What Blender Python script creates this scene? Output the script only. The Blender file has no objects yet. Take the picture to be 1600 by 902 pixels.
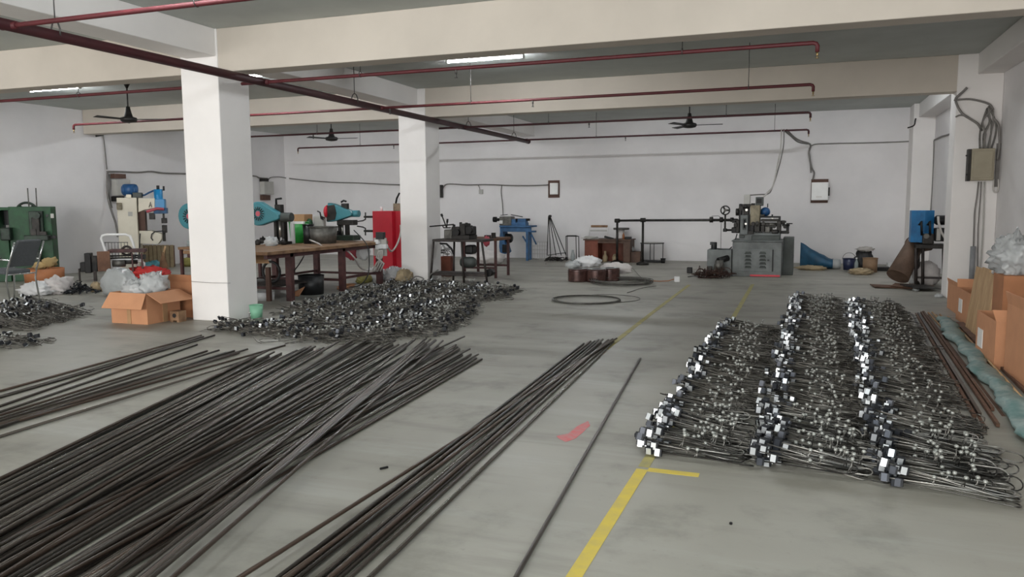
import bpy, math, random
import numpy as np
from mathutils import Vector, Matrix, noise

random.seed(7)
scene = bpy.context.scene
COL = scene.collection
R = math.radians

# ------------------------------------------------------------------ camera
CAM_H, FPX = 1.45, 1225.0
_y, _p, _r = R(20.19), R(6.11), R(-.362)
_f = Vector((-math.sin(_y)*math.cos(_p), math.cos(_y)*math.cos(_p), -math.sin(_p)))
_rt = Vector((math.cos(_y), math.sin(_y), 0)); _up = _rt.cross(_f)
RT = _rt*math.cos(_r) + _up*math.sin(_r)
UP = -_rt*math.sin(_r) + _up*math.cos(_r)
FW = _f
CAMPOS = Vector((0, 0, CAM_H))
cd = bpy.data.cameras.new('camera'); cd.sensor_width = 36; cd.lens = FPX/1600*36
cd.clip_start = .05; cd.clip_end = 200
cam = bpy.data.objects.new('camera', cd); COL.objects.link(cam)
m = Matrix((RT, UP, -FW)).transposed().to_4x4(); m.translation = CAMPOS
cam.matrix_world = m
scene.camera = cam

# ------------------------------------------------------------------ sky, daylight, exposure
world = bpy.data.worlds.new('world'); scene.world = world; world.use_nodes = True
bg = world.node_tree.nodes['Background']
bg.inputs['Color'].default_value = (.86, .93, 1, 1); bg.inputs['Strength'].default_value = 1.6
def area(name, loc, rot, sx, sy, power, col):
    l = bpy.data.lights.new(name, 'AREA'); l.shape = 'RECTANGLE'; l.size = sx; l.size_y = sy
    l.energy = power; l.color = col
    o = bpy.data.objects.new(name, l); COL.objects.link(o); o.location = loc; o.rotation_euler = rot
    return o
# daylight entering by the open front side and by the side windows, both behind the photographer
area('daylight_front', (-6.5, -5.9, 1.75), (R(90), 0, 0), 15.0, 2.9, 1250, (1, .965, .92))
area('daylight_side', (2.62, -1.6, 1.7), (R(90), 0, R(90)), 5.0, 2.0, 230, (.80, .92, 1))
scene.view_settings.view_transform = 'Standard'
scene.view_settings.look = 'None'
scene.view_settings.exposure = -0.13
scene.view_settings.gamma = 1.0
scene.view_settings.use_curve_mapping = False

# ------------------------------------------------------------------ pixel -> place
def ray(px, py):
    return FW + RT*((px-800)/FPX) - UP*((py-451)/FPX)
def FL(px, py, z=0.0):
    d = ray(px, py); return CAMPOS + d*((z-CAM_H)/d.z)
FE, FN = Vector((1, 0, 0)), Vector((0, 1, 0))      # sideways and depth directions that an object is built along
def turn(deg=0.):
    global FE, FN
    a = R(deg); FE = Vector((math.cos(a), math.sin(a), 0)); FN = Vector((-math.sin(a), math.cos(a), 0))
def W(px, py, D):
    d = ray(px, py); return CAMPOS + d*(D/d.dot(FN))
def WX(px, py, X):
    d = ray(px, py); return CAMPOS + d*(X/d.x)
def flat(v): return Vector((v.x, v.y, 0))
def mpp(px, py, Y):
    return (W(px+1, py, Y)-W(px, py, Y)).dot(FE)

# ------------------------------------------------------------------ materials
def lin(h):
    h = h.lstrip('#'); c = [int(h[i:i+2], 16)/255 for i in (0, 2, 4)]
    return tuple(x/12.92 if x <= .04045 else ((x+.055)/1.055)**2.4 for x in c)
MATS = {}
def mat(name, col, rough=.6, metal=0., var=.12, scale=6., bump=0., col2=None, spec=.5, trans=0., alpha=1., emit=None, es=0., stretch=None, lo=.35, hi=.65, rnd=0.):
    mt = bpy.data.materials.new(name); mt.use_nodes = True
    nt = mt.node_tree; N = nt.nodes; L = nt.links
    p = N['Principled BSDF']
    c = lin(col) if isinstance(col, str) else col
    c2 = (lin(col2) if isinstance(col2, str) else col2) if col2 else tuple(x*(1-var*2) for x in c)
    tc = N.new('ShaderNodeTexCoord'); src = tc.outputs['Object']
    if stretch:
        mp = N.new('ShaderNodeMapping'); mp.inputs['Scale'].default_value = stretch
        L.new(src, mp.inputs['Vector']); src = mp.outputs['Vector']
    nz = N.new('ShaderNodeTexNoise'); nz.inputs['Scale'].default_value = scale
    nz.inputs['Detail'].default_value = 5; nz.inputs['Roughness'].default_value = .6
    L.new(src, nz.inputs['Vector'])
    rp = N.new('ShaderNodeValToRGB'); e = rp.color_ramp.elements
    e[0].position = lo; e[1].position = hi
    e[0].color = (*c2, 1); e[1].color = (*c, 1)
    fac = nz.outputs['Fac']
    if rnd:      # every single piece a shade of its own
        oi = N.new('ShaderNodeObjectInfo'); mx = N.new('ShaderNodeMix'); mx.data_type = 'FLOAT'; mx.inputs['Factor'].default_value = rnd
        L.new(fac, mx.inputs['A']); L.new(oi.outputs['Random'], mx.inputs['B']); fac = mx.outputs['Result']
    L.new(fac, rp.inputs['Fac']); L.new(rp.outputs['Color'], p.inputs['Base Color'])
    p.inputs['Roughness'].default_value = rough; p.inputs['Metallic'].default_value = metal
    p.inputs['Specular IOR Level'].default_value = spec
    p.inputs['Transmission Weight'].default_value = trans; p.inputs['Alpha'].default_value = alpha
    if emit:
        p.inputs['Emission Color'].default_value = (*emit, 1); p.inputs['Emission Strength'].default_value = es
    if bump:
        b = N.new('ShaderNodeBump'); b.inputs['Strength'].default_value = bump; b.inputs['Distance'].default_value = .02
        L.new(nz.outputs['Fac'], b.inputs['Height']); L.new(b.outputs['Normal'], p.inputs['Normal'])
    MATS[name] = mt
    return mt
M_ = MATS
mat('wall_white', '#e6e3e3', .85, var=.05, scale=.7, bump=.05)
mat('column_white', '#e9e5e2', .8, var=.03, scale=1.2, bump=.04)
mat('beam_cream', '#c5bcb0', .85, var=.05, scale=1.0, bump=.06)
mat('slab_grey', '#bfc3bf', .9, var=.08, scale=.8, bump=.05)
mat('pipe_red', '#571a20', .6, var=.15, scale=4)
mat('pipe_maroon', '#41161c', .6, var=.15, scale=4)
mat('hanger_grey', '#5c5a58', .5, .6)
mat('brass', '#b39a6a', .35, .8)
mat('rod_steel', '#4e463f', .32, .5, scale=3, col2='#29241f', stretch=(1, 1, .25), lo=.2, hi=.8, rnd=.7)
mat('rod_rust', '#54443a', .35, .45, scale=3, col2='#30251d', stretch=(1, 1, .25), lo=.2, hi=.8, rnd=.7)
mat('rod_shiny', '#756e67', .27, .6, scale=3, col2='#4a433d', stretch=(1, 1, .25), lo=.2, hi=.8, rnd=.7)
mat('wire_steel', '#a19e98', .3, .7, scale=1.5, col2='#2b2926', lo=.42, hi=.6, stretch=(.8, 30, 30), rnd=.3)
mat('wire_heap', '#8f8b84', .32, .7, scale=1.5, col2='#3a3733', lo=.42, hi=.6, stretch=(.8, 30, 30))
mat('block_black', '#1b1d22', .5, .2)
mat('plate_zinc', '#e8ebee', .3, .55, var=.03)
mat('knob_zinc', '#a9aaa4', .4, .6, var=.12)
mat('plate_shaded', '#50535a', .4, .6, var=.1)  # zinc plate turned from the light, its shade put into the colour
mat('tape_yellow', '#d3bb45', .6, scale=9, col2='#c2ae5a')
mat('tape_worn', '#aca05f', .7, scale=9, col2='#8f8b68')
mat('paint_red', '#cf6a6e', .7, scale=20, col2='#b98684')
mat('cardboard', '#c48d68', .85, var=.05, scale=5)
mat('cardboard_dark', '#a87350', .88, var=.08, scale=5)
mat('cardboard_tan', '#b08a64', .88, var=.06, scale=5)
mat('plank_wood', '#c5a57e', .8, scale=4, col2='#a68560', stretch=(6, 6, .6))
mat('old_wood', '#6b4a38', .8, scale=5, col2='#46301f', stretch=(.6, 6, 6))
mat('bench_wood', '#937355', .75, scale=5, col2='#684c35')
mat('plywood', '#7d5a45', .75, scale=4, col2='#5d4030')
mat('plastic_clear', '#d3d6d6', .25, var=.04, scale=6, trans=.25, alpha=.8, bump=.4)
mat('plastic_white', '#dcdcdc', .4, var=.04, scale=6, bump=.3)
mat('plastic_grey', '#a9acac', .3, var=.07, scale=6, bump=.4)
mat('sack_white', '#cfc9c6', .8, var=.08, scale=6, bump=.3)
mat('cloth_red', '#c2322f', .85, var=.12, scale=8)
mat('cloth_tan', '#a89678', .9, var=.12, scale=8, bump=.3)
mat('paper_tan', '#b09768', .85, var=.1, scale=8)
mat('steel_green', '#184e2a', .55, scale=5, col2='#0f361d')
mat('oily_green', '#2b3a2f', .5, .3, scale=9, col2='#151c18')
mat('machine_cream', '#d9d2c0', .5, var=.04, scale=4)
mat('motor_blue', '#1f5080', .4, var=.1)
mat('cyl_blue', '#1784bd', .35, var=.08)
mat('stand_blue', '#33618d', .55, scale=6, col2='#264a6c')
mat('box_blue', '#1a6fa6', .5, scale=5, col2='#145683')
mat('teal', '#3a7a84', .45, var=.07, scale=5)
mat('pink_red', '#b8505c', .5)
mat('cab_red', '#c81f33', .4, var=.06, scale=4)
mat('leg_maroon', '#54302e', .6, scale=8, col2='#3a2121')
mat('leg_dark', '#3f3734', .6, .3, scale=8, col2='#282321')
mat('iron_black', '#1d1c1c', .5, .4, scale=9, col2='#111010')
mat('iron_dark', '#373431', .5, .5, scale=9, col2='#1c1a18')
mat('iron_grey', '#6d6b66', .5, .5, scale=9, col2='#4b4945')
mat('steel_bright', '#b7b4ad', .3, .8, var=.1, scale=9)
mat('mach_grey', '#747877', .55, .1, scale=4, col2='#5c605f')
mat('mach_dark', '#4b504d', .55, .1, scale=4, col2='#393d3a')
mat('oily_cream', '#968c74', .55, scale=8, col2='#685f4c')
mat('plastic_black', '#17181a', .45, var=.1)
mat('rubber', '#2a2a2b', .6, var=.1)
mat('cable_grey', '#7f7b77', .6)
mat('cable_white', '#c3beb8', .55)
mat('panel_grey', '#b3b1ab', .55, var=.05)
mat('panel_beige', '#9a917c', .55, var=.07)
mat('panel_white', '#f3f3f1', .5, var=.03)
mat('board_brown', '#5b4136', .7, var=.12)
mat('white_paint', '#e6e5e3', .45, var=.03)
mat('chrome', '#c9cbcc', .18, 1., var=.03)
mat('chair_grey', '#55585b', .8, var=.08, scale=30)
mat('bucket_green', '#2c9a3f', .45, var=.06)
mat('cup_green', '#7fb798', .5, var=.08)
mat('tub_orange', '#a5683f', .6, var=.1)
mat('tub_brown', '#8b6f55', .7, var=.12)
mat('copper_film', '#5f443f', .22, .35, scale=10, col2='#43302d')
mat('desk_red', '#7f4330', .6, scale=5, col2='#63331f')
mat('desk_brown', '#654c3e', .65, scale=5, col2='#4a362b')
mat('bag_blue', '#1f5574', .5, scale=6, col2='#173f57', bump=.3)
mat('bucket_blue', '#232a4a', .4, var=.1)
mat('duct_brown', '#6b5546', .75, scale=4, col2='#4f3d31')
mat('tarp_teal', '#93a19e', .7, scale=7, col2='#5f807d', bump=.5)
mat('pvc_grey', '#8b8d90', .5)
mat('swarf', '#4c342c', .5, .5, col2='#2b1e19', scale=15)
mat('glassy', '#aab5b4', .15, alpha=.55)
mat('label_white', '#e3e0dc', .7, var=.02)
mat('yellow_bag', '#a39c58', .6)
mat('blade_black', '#1f1d1c', .5)
mat('scrap_dark', '#2c2f34', .4, .5, col2='#15171a', scale=20)
def lamp_mat():
    mt = bpy.data.materials.new('lamp_tube'); mt.use_nodes = True; N = mt.node_tree.nodes
    p = N['Principled BSDF']; p.inputs['Emission Color'].default_value = (.93, .97, 1, 1)
    p.inputs['Emission Strength'].default_value = 265
    MATS['lamp_tube'] = mt
lamp_mat()

def floor_mat():
    mt = bpy.data.materials.new('concrete_floor'); mt.use_nodes = True
    nt = mt.node_tree; N = nt.nodes; L = nt.links; p = N['Principled BSDF']
    tc = N.new('ShaderNodeTexCoord'); sep = N.new('ShaderNodeSeparateXYZ'); L.new(tc.outputs['Object'], sep.inputs[0])
    def nz(scale, det=6, st=None, w=0):
        n = N.new('ShaderNodeTexNoise'); n.inputs['Scale'].default_value = scale; n.inputs['Detail'].default_value = det
        n.inputs['Roughness'].default_value = .62
        mp = N.new('ShaderNodeMapping'); mp.inputs['Location'].default_value = (w, w*.7, 0)
        if st: mp.inputs['Scale'].default_value = st
        L.new(tc.outputs['Object'], mp.inputs['Vector']); L.new(mp.outputs['Vector'], n.inputs['Vector'])
        return n.outputs['Fac']
    def ma(op, a, b=None, c=None):
        n = N.new('ShaderNodeMath'); n.operation = op
        for i, v in enumerate((a, b, c)):
            if v is None: continue
            if isinstance(v, (int, float)): n.inputs[i].default_value = v
            else: L.new(v, n.inputs[i])
        return n.outputs[0]
    def ss(v, a, b):
        n = N.new('ShaderNodeMapRange'); n.interpolation_type = 'SMOOTHSTEP'
        L.new(v, n.inputs['Value']); n.inputs['From Min'].default_value = a; n.inputs['From Max'].default_value = b
        return n.outputs['Result']
    def mix(c, col, fac):
        n = N.new('ShaderNodeMix'); n.data_type = 'RGBA'; L.new(fac, n.inputs['Factor'])
        L.new(c, n.inputs['A']); n.inputs['B'].default_value = (*lin(col), 1)
        return n.outputs['Result']
    big = nz(.45, 4); mid = nz(1.7, 6, w=3); fine = nz(26, 4, w=8); streak = nz(1.1, 6, (.35, 2.4, 1), w=5)
    rp = N.new('ShaderNodeValToRGB'); e = rp.color_ramp.elements
    e[0].position = .3; e[0].color = (*lin('#88857b'), 1); e[1].position = .7; e[1].color = (*lin('#a19e94'), 1)
    L.new(big, rp.inputs['Fac']); c = rp.outputs['Color']
    c = mix(c, '#66645c', ma('MULTIPLY', ss(mid, .5, .7), .5))
    c = mix(c, '#6d695f', ma('MULTIPLY', ss(streak, .5, .7), .5))
    c = mix(c, '#aeafa9', ma('MULTIPLY', ss(streak, .46, .28), .4))
    c = mix(c, '#77756d', ma('MULTIPLY', ss(fine, .62, .78), .35))
    X, Y = sep.outputs['X'], sep.outputs['Y']
    warp = nz(2.6, 6, w=11)
    def stain(cx, cy, rx, ry, col, amt, edge=.35, wamp=1.3):
        nonlocal c
        dx = ma('DIVIDE', ma('SUBTRACT', X, cx), rx); dy = ma('DIVIDE', ma('SUBTRACT', Y, cy), ry)
        d = ma('SQRT', ma('ADD', ma('MULTIPLY', dx, dx), ma('MULTIPLY', dy, dy)))
        d = ma('ADD', d, ma('MULTIPLY', ma('SUBTRACT', warp, .5), wamp*2))
        c = mix(c, col, ma('MULTIPLY', ss(d, 1.0+edge, 1.0-edge), amt))
    stain(-.42, 3.55, .17, .42, '#66665f', .75, .12)      # damp patch beside the tape
    stain(-.52, 3.1, .2, .22, '#6b6b65', .6, .12)
    stain(-2.2, 5.1, .55, .16, '#6c6b65', .8, .2)
    stain(-2.75, 5.5, .25, .2, '#877f6b', .7, .3)
    stain(-1.75, 4.1, .2, .18, '#777771', .5, .2)
    stain(-2.2, 6.4, .5, .35, '#7f7766', .55, .4)
    stain(-1.3, 6.6, .6, .3, '#817d74', .4, .4)
    stain(-1.15, 3.3, .1, .1, '#7a7972', .6, .2)
    stain(-.1, 3.2, .3, .12, '#777770', .4, .3)
    stain(-4.2, 10.6, 1.6, 1.2, '#74716a', .35, .5)
    stain(-5.9, 6.6, .8, .2, '#a9aaa4', .5, .4)
    stain(-6.0, 5.4, .9, .2, '#a9aaa4', .35, .4)
    stain(-1.9, 3.5, 1.5, 1.1, '#9fa4a0', .5, .5)
    for yc, x0, x1, amp, wd in ((4.43, -1.75, -.55, .12, .022), (6.05, -2.1, -.9, .3, .03)):   # grimy slab joints
        d = ma('ABSOLUTE', ma('ADD', ma('SUBTRACT', Y, yc), ma('MULTIPLY', ma('SUBTRACT', warp, .5), amp)))
        f = ma('MULTIPLY', ss(d, wd*2.2, wd*.3), ma('MULTIPLY', ss(X, x0-.2, x0+.2), ss(X, x1+.2, x1-.2)))
        c = mix(c, '#4c4842', ma('MULTIPLY', f, ma('MULTIPLY', ss(mid, .35, .55), .8)))
    L.new(c, p.inputs['Base Color'])
    rg = N.new('ShaderNodeMapRange'); L.new(mid, rg.inputs['Value']); rg.inputs['To Min'].default_value = .36; rg.inputs['To Max'].default_value = .62
    L.new(rg.outputs['Result'], p.inputs['Roughness'])
    b = N.new('ShaderNodeBump'); b.inputs['Strength'].default_value = .06; L.new(fine, b.inputs['Height']); L.new(b.outputs['Normal'], p.inputs['Normal'])
    MATS['concrete_floor'] = mt
floor_mat()

# ------------------------------------------------------------------ mesh builder (world coordinates; build() makes them local)
ORG = {}
def frame(d):
    d = d.normalized(); a = Vector((0, 0, 1)) if abs(d.z) < .9 else Vector((1, 0, 0))
    u = d.cross(a).normalized(); return u, d.cross(u).normalized()
class B:
    def __init__(s): s.v = []; s.f = []; s.sm = []
    def add(s, vs, fs, smooth=False):
        o = len(s.v); s.v += [Vector(v) for v in vs]; s.f += [tuple(i+o for i in f) for f in fs]; s.sm += [smooth]*len(fs); return s
    def bx(s, x0, x1, y0, y1, z0, z1):
        return s.add([(x, y, z) for z in (z0, z1) for y in (y0, y1) for x in (x0, x1)],
                     [(0, 2, 3, 1), (4, 5, 7, 6), (0, 1, 5, 4), (2, 6, 7, 3), (0, 4, 6, 2), (1, 3, 7, 5)])
    def obx(s, c, sz, rz=0, rx=0, ry=0):
        mx = Matrix.Translation(c) @ Matrix.Rotation(rz, 4, 'Z') @ Matrix.Rotation(ry, 4, 'Y') @ Matrix.Rotation(rx, 4, 'X')
        h = [a/2 for a in sz]
        return s.add([mx @ Vector((x*h[0], y*h[1], z*h[2])) for z in (-1, 1) for y in (-1, 1) for x in (-1, 1)],
                     [(0, 2, 3, 1), (4, 5, 7, 6), (0, 1, 5, 4), (2, 6, 7, 3), (0, 4, 6, 2), (1, 3, 7, 5)])
    def cyl(s, a, b, r, r2=None, n=14):
        a, b = Vector(a), Vector(b); r2 = r if r2 is None else r2; u, w = frame(b-a); vs = []
        for p, q in ((a, r), (b, r2)):
            vs += [p+(u*math.cos(2*math.pi*i/n)+w*math.sin(2*math.pi*i/n))*q for i in range(n)]
        s.add(vs, [(i, (i+1) % n, n+(i+1) % n, n+i) for i in range(n)], True)
        o = len(s.v)-2*n; s.f += [tuple(o+i for i in reversed(range(n))), tuple(o+n+i for i in range(n))]; s.sm += [False]*2
        return s
    def tube(s, pts, r, n=6):
        pts = [Vector(p) for p in pts]; vs = []; k = len(pts)
        t0 = (pts[1]-pts[0]).normalized(); u, w = frame(t0)
        for i, p in enumerate(pts):
            t = (pts[min(i+1, k-1)]-pts[max(i-1, 0)])
            if t.length < 1e-9: t = t0
            t.normalize(); u = (u-t*u.dot(t)).normalized(); w = t.cross(u)
            vs += [p+(u*math.cos(2*math.pi*j/n)+w*math.sin(2*math.pi*j/n))*r for j in range(n)]
        fs = [(i*n+j, i*n+(j+1) % n, (i+1)*n+(j+1) % n, (i+1)*n+j) for i in range(k-1) for j in range(n)]
        s.add(vs, fs, True); o = len(s.v)-k*n
        s.f += [tuple(o+i for i in reversed(range(n))), tuple(o+(k-1)*n+i for i in range(n))]; s.sm += [False]*2
        return s
    def lathe(s, prof, c, n=20, axis='Z', smooth=True):
        c = Vector(c); vs = []; k = len(prof)
        for r, h in prof:
            for i in range(n):
                a = 2*math.pi*i/n; x, y = r*math.cos(a), r*math.sin(a)
                vs.append(c+Vector({'Z': (x, y, h), 'Y': (x, h, y), 'X': (h, x, y)}[axis]))
        fs = [(i*n+j, i*n+(j+1) % n, (i+1)*n+(j+1) % n, (i+1)*n+j) for i in range(k-1) for j in range(n)]
        return s.add(vs, fs, smooth)
    def torus(s, c, Rr, r, axis='Z', n=28, m=6, a0=0, a1=2*math.pi):
        c = Vector(c); pts = []
        for i in range(n+1):
            a = a0+(a1-a0)*i/n; x, y = Rr*math.cos(a), Rr*math.sin(a)
            pts.append(c+Vector({'Z': (x, y, 0), 'Y': (x, 0, y), 'X': (0, x, y)}[axis]))
        return s.tube(pts, r, m)
    def prism(s, poly, y0, y1):      # polygon in x,z pulled along y
        n = len(poly); vs = [(x, y0, z) for x, z in poly]+[(x, y1, z) for x, z in poly]
        return s.add(vs, [tuple(range(n)), tuple(reversed(range(n, 2*n)))]+[(i, n+i, n+(i+1) % n, (i+1) % n) for i in range(n)])
    def prismf(s, poly, d0, d1):     # the same in the turned frame: sideways,z pulled along depth
        n = len(poly); vs = [FE*u+FN*w+Vector((0, 0, z)) for w in (d0, d1) for u, z in poly]
        return s.add(vs, [tuple(range(n)), tuple(reversed(range(n, 2*n)))]+[(i, n+i, n+(i+1) % n, (i+1) % n) for i in range(n)])
    def ring(s, c, Rr, r, n=30):     # upright ring facing the viewer
        return s.tube([c+FE*Rr*math.cos(2*math.pi*i/n)+Vector((0, 0, Rr*math.sin(2*math.pi*i/n))) for i in range(n+1)], r, 8)
    def quad(s, a, b, c, d, t=.006):  # a thin sheet with thickness
        a, b, c, d = map(Vector, (a, b, c, d)); nn = (b-a).cross(d-a).normalized()*t
        return s.add([a, b, c, d, a+nn, b+nn, c+nn, d+nn], [(3, 2, 1, 0), (4, 5, 6, 7), (0, 1, 5, 4), (1, 2, 6, 5), (2, 3, 7, 6), (3, 0, 4, 7)])
    def blob(s, c, rad, seed=0, amp=.25, n=18, fr=2.2, floor=None, sharp=False):
        n = int(n*1.6); c = Vector(c); vs = []; rows = n//2
        for i in range(rows+1):
            th = math.pi*i/rows
            for j in range(n):
                ph = 2*math.pi*j/n; d = Vector((math.sin(th)*math.cos(ph), math.sin(th)*math.sin(ph), math.cos(th)))
                q = noise.noise(d*fr+Vector((seed*7.3, seed*3.1, seed)))*amp+noise.noise(d*fr*2.7+Vector((seed, 5, 1)))*amp*.7+noise.noise(d*fr*5+Vector((seed, 2, 9)))*amp*.22
                if sharp: q = abs(q)*1.4-amp*.3
                p = c+Vector((d.x*rad[0], d.y*rad[1], d.z*rad[2]))*(1+q)
                if floor is not None and p.z < floor: p.z = floor
                vs.append(p)
        return s.add(vs, [(i*n+j, (i+1)*n+j, (i+1)*n+(j+1) % n, i*n+(j+1) % n) for i in range(rows) for j in range(n)], True)
    # ---- pieces measured on a plane of constant depth Y
    def pb(s, x0, y0, x1, y1, Y, d=.1):
        xm, ym = (x0+x1)/2, (y0+y1)/2
        u0, u1, z0, z1 = W(x0, ym, Y).dot(FE), W(x1, ym, Y).dot(FE), W(xm, y1, Y).z, W(xm, y0, Y).z
        if z0 < .1: z0 = 0.
        return s.add([FE*u+FN*w+Vector((0, 0, z)) for z in (z0, z1) for w in (Y, Y+d) for u in (u0, u1)],
                     [(0, 2, 3, 1), (4, 5, 7, 6), (0, 1, 5, 4), (2, 6, 7, 3), (0, 4, 6, 2), (1, 3, 7, 5)])
    def pt(s, pts, Y, r, n=6):
        q = [W(p[0], p[1], p[2] if len(p) > 2 else Y) for p in pts]
        for p in q: p.z = 0. if p.z < .1 and p is q[-1] else max(p.z, r)
        return s.tube(q, r, n)
    def pc(s, x, y, r, Y, d=.1, n=18, r2=None):   # disc facing the viewer, r in pixels
        k = mpp(x, y, Y); c = W(x, y, Y); return s.cyl(c, c+FN*d, r*k, None if r2 is None else r2*k, n)
    def ph(s, x0, x1, y, r, Y, n=14, r2=None):    # cylinder lying along x, r in pixels
        k = mpp(x0, y, Y); a = W(x0, y, Y); return s.cyl(a, a+FE*(W(x1, y, Y)-a).dot(FE), r*k, None if r2 is None else r2*k, n)
    def pv(s, x, y0, y1, r, Y, n=14, r2=None):    # cylinder standing, r in pixels
        k = mpp(x, y1, Y); a = W(x, y1, Y); return s.cyl(a, Vector((a.x, a.y, W(x, y0, Y).z)), r*k, None if r2 is None else r2*k, n)
    def build(s, name, material, parent=None, bevel=0., label=None):
        if parent is None:
            xs = [v.x for v in s.v]; ys = [v.y for v in s.v]
            o0 = Vector(((min(xs)+max(xs))/2, (min(ys)+max(ys))/2, min(v.z for v in s.v)))
        else: o0 = ORG[parent.name]
        me = bpy.data.meshes.new(name); me.from_pydata([v-o0 for v in s.v], [], s.f)
        me.polygons.foreach_set('use_smooth', s.sm); me.update()
        me.materials.append(MATS[material] if isinstance(material, str) else material)
        o = bpy.data.objects.new(name, me); COL.objects.link(o); ORG[o.name] = o0
        if parent is None: o.location = o0
        else: o.parent = parent
        if bevel:
            bm = o.modifiers.new('bevel', 'BEVEL'); bm.width = bevel; bm.segments = 2; bm.limit_method = 'ANGLE'
        if label: o['label'] = label
        return o
def tag(o, label, cat, group=None):
    o['label'] = label; o['category'] = cat
    if group: o['group'] = group
    return o
def thing(name, label, cat, loc, group=None):
    o = bpy.data.objects.new(name, None); COL.objects.link(o); o.location = loc; o.empty_display_size = .1
    ORG[o.name] = Vector(loc); return tag(o, label, cat, group)
def struct(o, label=None):
    o['kind'] = 'structure'
    if label: o['label'] = label
    return o
def copy_tree(o, parent=None):
    c = o.copy(); COL.objects.link(c); c.parent = parent
    for ch in list(o.children): copy_tree(ch, c)
    return c
# ------------------------------------------------------------------ the hall
XR, XL0, XL1, YB, YF, ZS = 2.7, -15.35, -14.75, 20.2, -6.0, 3.6
def xl(Y): return XL0+(XL1-XL0)*(Y-8)/(YB-8)
struct(B().bx(-17, 3.2, YF-.3, YB+.3, -.2, 0).build('floor', 'concrete_floor'))
struct(B().bx(-17, 3.2, YF-.3, YB+.3, ZS, ZS+.2).build('ceiling', 'slab_grey'))
struct(B().bx(-17, 3.0, YB, YB+.25, 0, ZS).build('wall_back', 'wall_white'))
w = B(); w.add([(xl(YF), YF, 0), (xl(YF)-.25, YF, 0), (xl(YB)-.25, YB, 0), (xl(YB), YB, 0), (xl(YF), YF, ZS), (xl(YF)-.25, YF, ZS), (xl(YB)-.25, YB, ZS), (xl(YB), YB, ZS)],
      [(0, 1, 2, 3), (7, 6, 5, 4), (0, 4, 5, 1), (1, 5, 6, 2), (2, 6, 7, 3), (3, 7, 4, 0)])
struct(w.build('wall_left', 'wall_white'))
w = B(); w.bx(XR, XR+.25, 1.0, YB, 0, ZS).bx(XR, XR+.25, YF, -4.2, 0, ZS).bx(XR, XR+.25, -4.2, 1.0, 0, .6).bx(XR, XR+.25, -4.2, 1.0, 2.8, ZS)
struct(w.build('wall_right', 'wall_white'))
w = B(); w.bx(-17, -14.1, YF-.25, YF, 0, ZS).bx(1.1, 3, YF-.25, YF, 0, ZS).bx(-14.1, 1.1, YF-.25, YF, 3.25, ZS)
struct(w.build('wall_front', 'wall_white'))
# columns
struct(B().bx(-7.3, -6.73, 7.955, 8.53, 0, ZS).build('column', 'column_white', bevel=.012), 'white square concrete column beside the open carton')
struct(B().bx(-7.16, -6.6, 13.335, 13.93, 0, ZS).build('column', 'column_white', bevel=.012), 'white square concrete column beside the red cabinet')
struct(B().bx(2.1, XR-.001, 13.335, 13.8, 0, ZS).build('column', 'column_white', bevel=.012), 'wall column with the beige switch box')
struct(B().bx(2.26, XR-.001, 19.5, YB, 0, ZS).build('column', 'column_white', bevel=.012), 'corner column at the far end of the right wall')
# cross beams, then beams along the room
struct(B().bx(-15.3, XR, 7.97, 8.27, 3.08, ZS).build('ceiling_beam', 'beam_cream', bevel=.01), 'near cross beam')
struct(B().bx(-15.05, XR, 13.35, 13.65, 3.07, ZS).build('ceiling_beam', 'beam_cream', bevel=.01), 'far cross beam')
for y0, y1, zb in ((YF, 7.97, 3.27), (8.27, 13.35, 3.27), (13.65, YB, 3.27)):
    struct(B().bx(-7.2, -6.75, y0, y1, zb, ZS).build('ceiling_beam', 'column_white', bevel=.01))
for y0, y1 in ((8.27, 13.35), (13.65, 19.5)):
    struct(B().bx(2.36, XR, y0, y1, 3.3, ZS).build('ceiling_beam', 'column_white', bevel=.01))

# floor tape and paint
def strip(pts, w, name, material, label, cat, z=.0015):
    b = B()
    for (x0, y0), (x1, y1) in zip(pts[:-1], pts[1:]):
        d = Vector((x1-x0, y1-y0, 0)).normalized(); n = Vector((-d.y, d.x, 0))*w/2
        a, c = Vector((x0, y0, .0004)), Vector((x1, y1, .0004))
        b.quad(a-n, c-n, c+n, a+n, z)
    return tag(b.build(name, material), label, cat)
strip([(-.775, 1.2), (-.79, 2.8), (-.775, 4.16)], .062, 'floor_tape', 'tape_yellow', 'bright yellow floor tape running toward the viewer from the corner', 'floor tape')
strip([(-.744, 4.165), (-.47, 4.165)], .06, 'floor_tape', 'tape_yellow', 'short yellow tape across the corner in front of the hook rods', 'floor tape')
strip([(-.775, 4.2), (-.757, 5.5), (-.77, 9.3), (-.775, 14.6)], .06, 'floor_tape', 'tape_worn', 'worn yellow floor line beside the left row of hook rods', 'floor tape')
strip([(-1.80, 7.6), (-1.83, 11), (-1.84, 14.2)], .06, 'floor_tape', 'tape_worn', 'worn yellow floor line leading back from the tied rod bundle', 'floor tape')
b = B(); rr = random.Random(3)
pts = [(-1.375, 4.56), (-1.31, 4.5), (-1.275, 4.58), (-1.265, 4.72), (-1.26, 4.9), (-1.30, 5.0), (-1.335, 4.86), (-1.345, 4.68), (-1.40, 4.6)]
b.add([(x, y, .0005) for x, y in pts]+[(x, y, .0015) for x, y in pts], [tuple(range(len(pts), 2*len(pts)))]+[(i, (i+1) % len(pts), len(pts)+(i+1) % len(pts), len(pts)+i) for i in range(len(pts))])
tag(b.build('paint_mark', 'paint_red'), 'smeared red paint mark on the concrete floor', 'paint mark')

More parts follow.
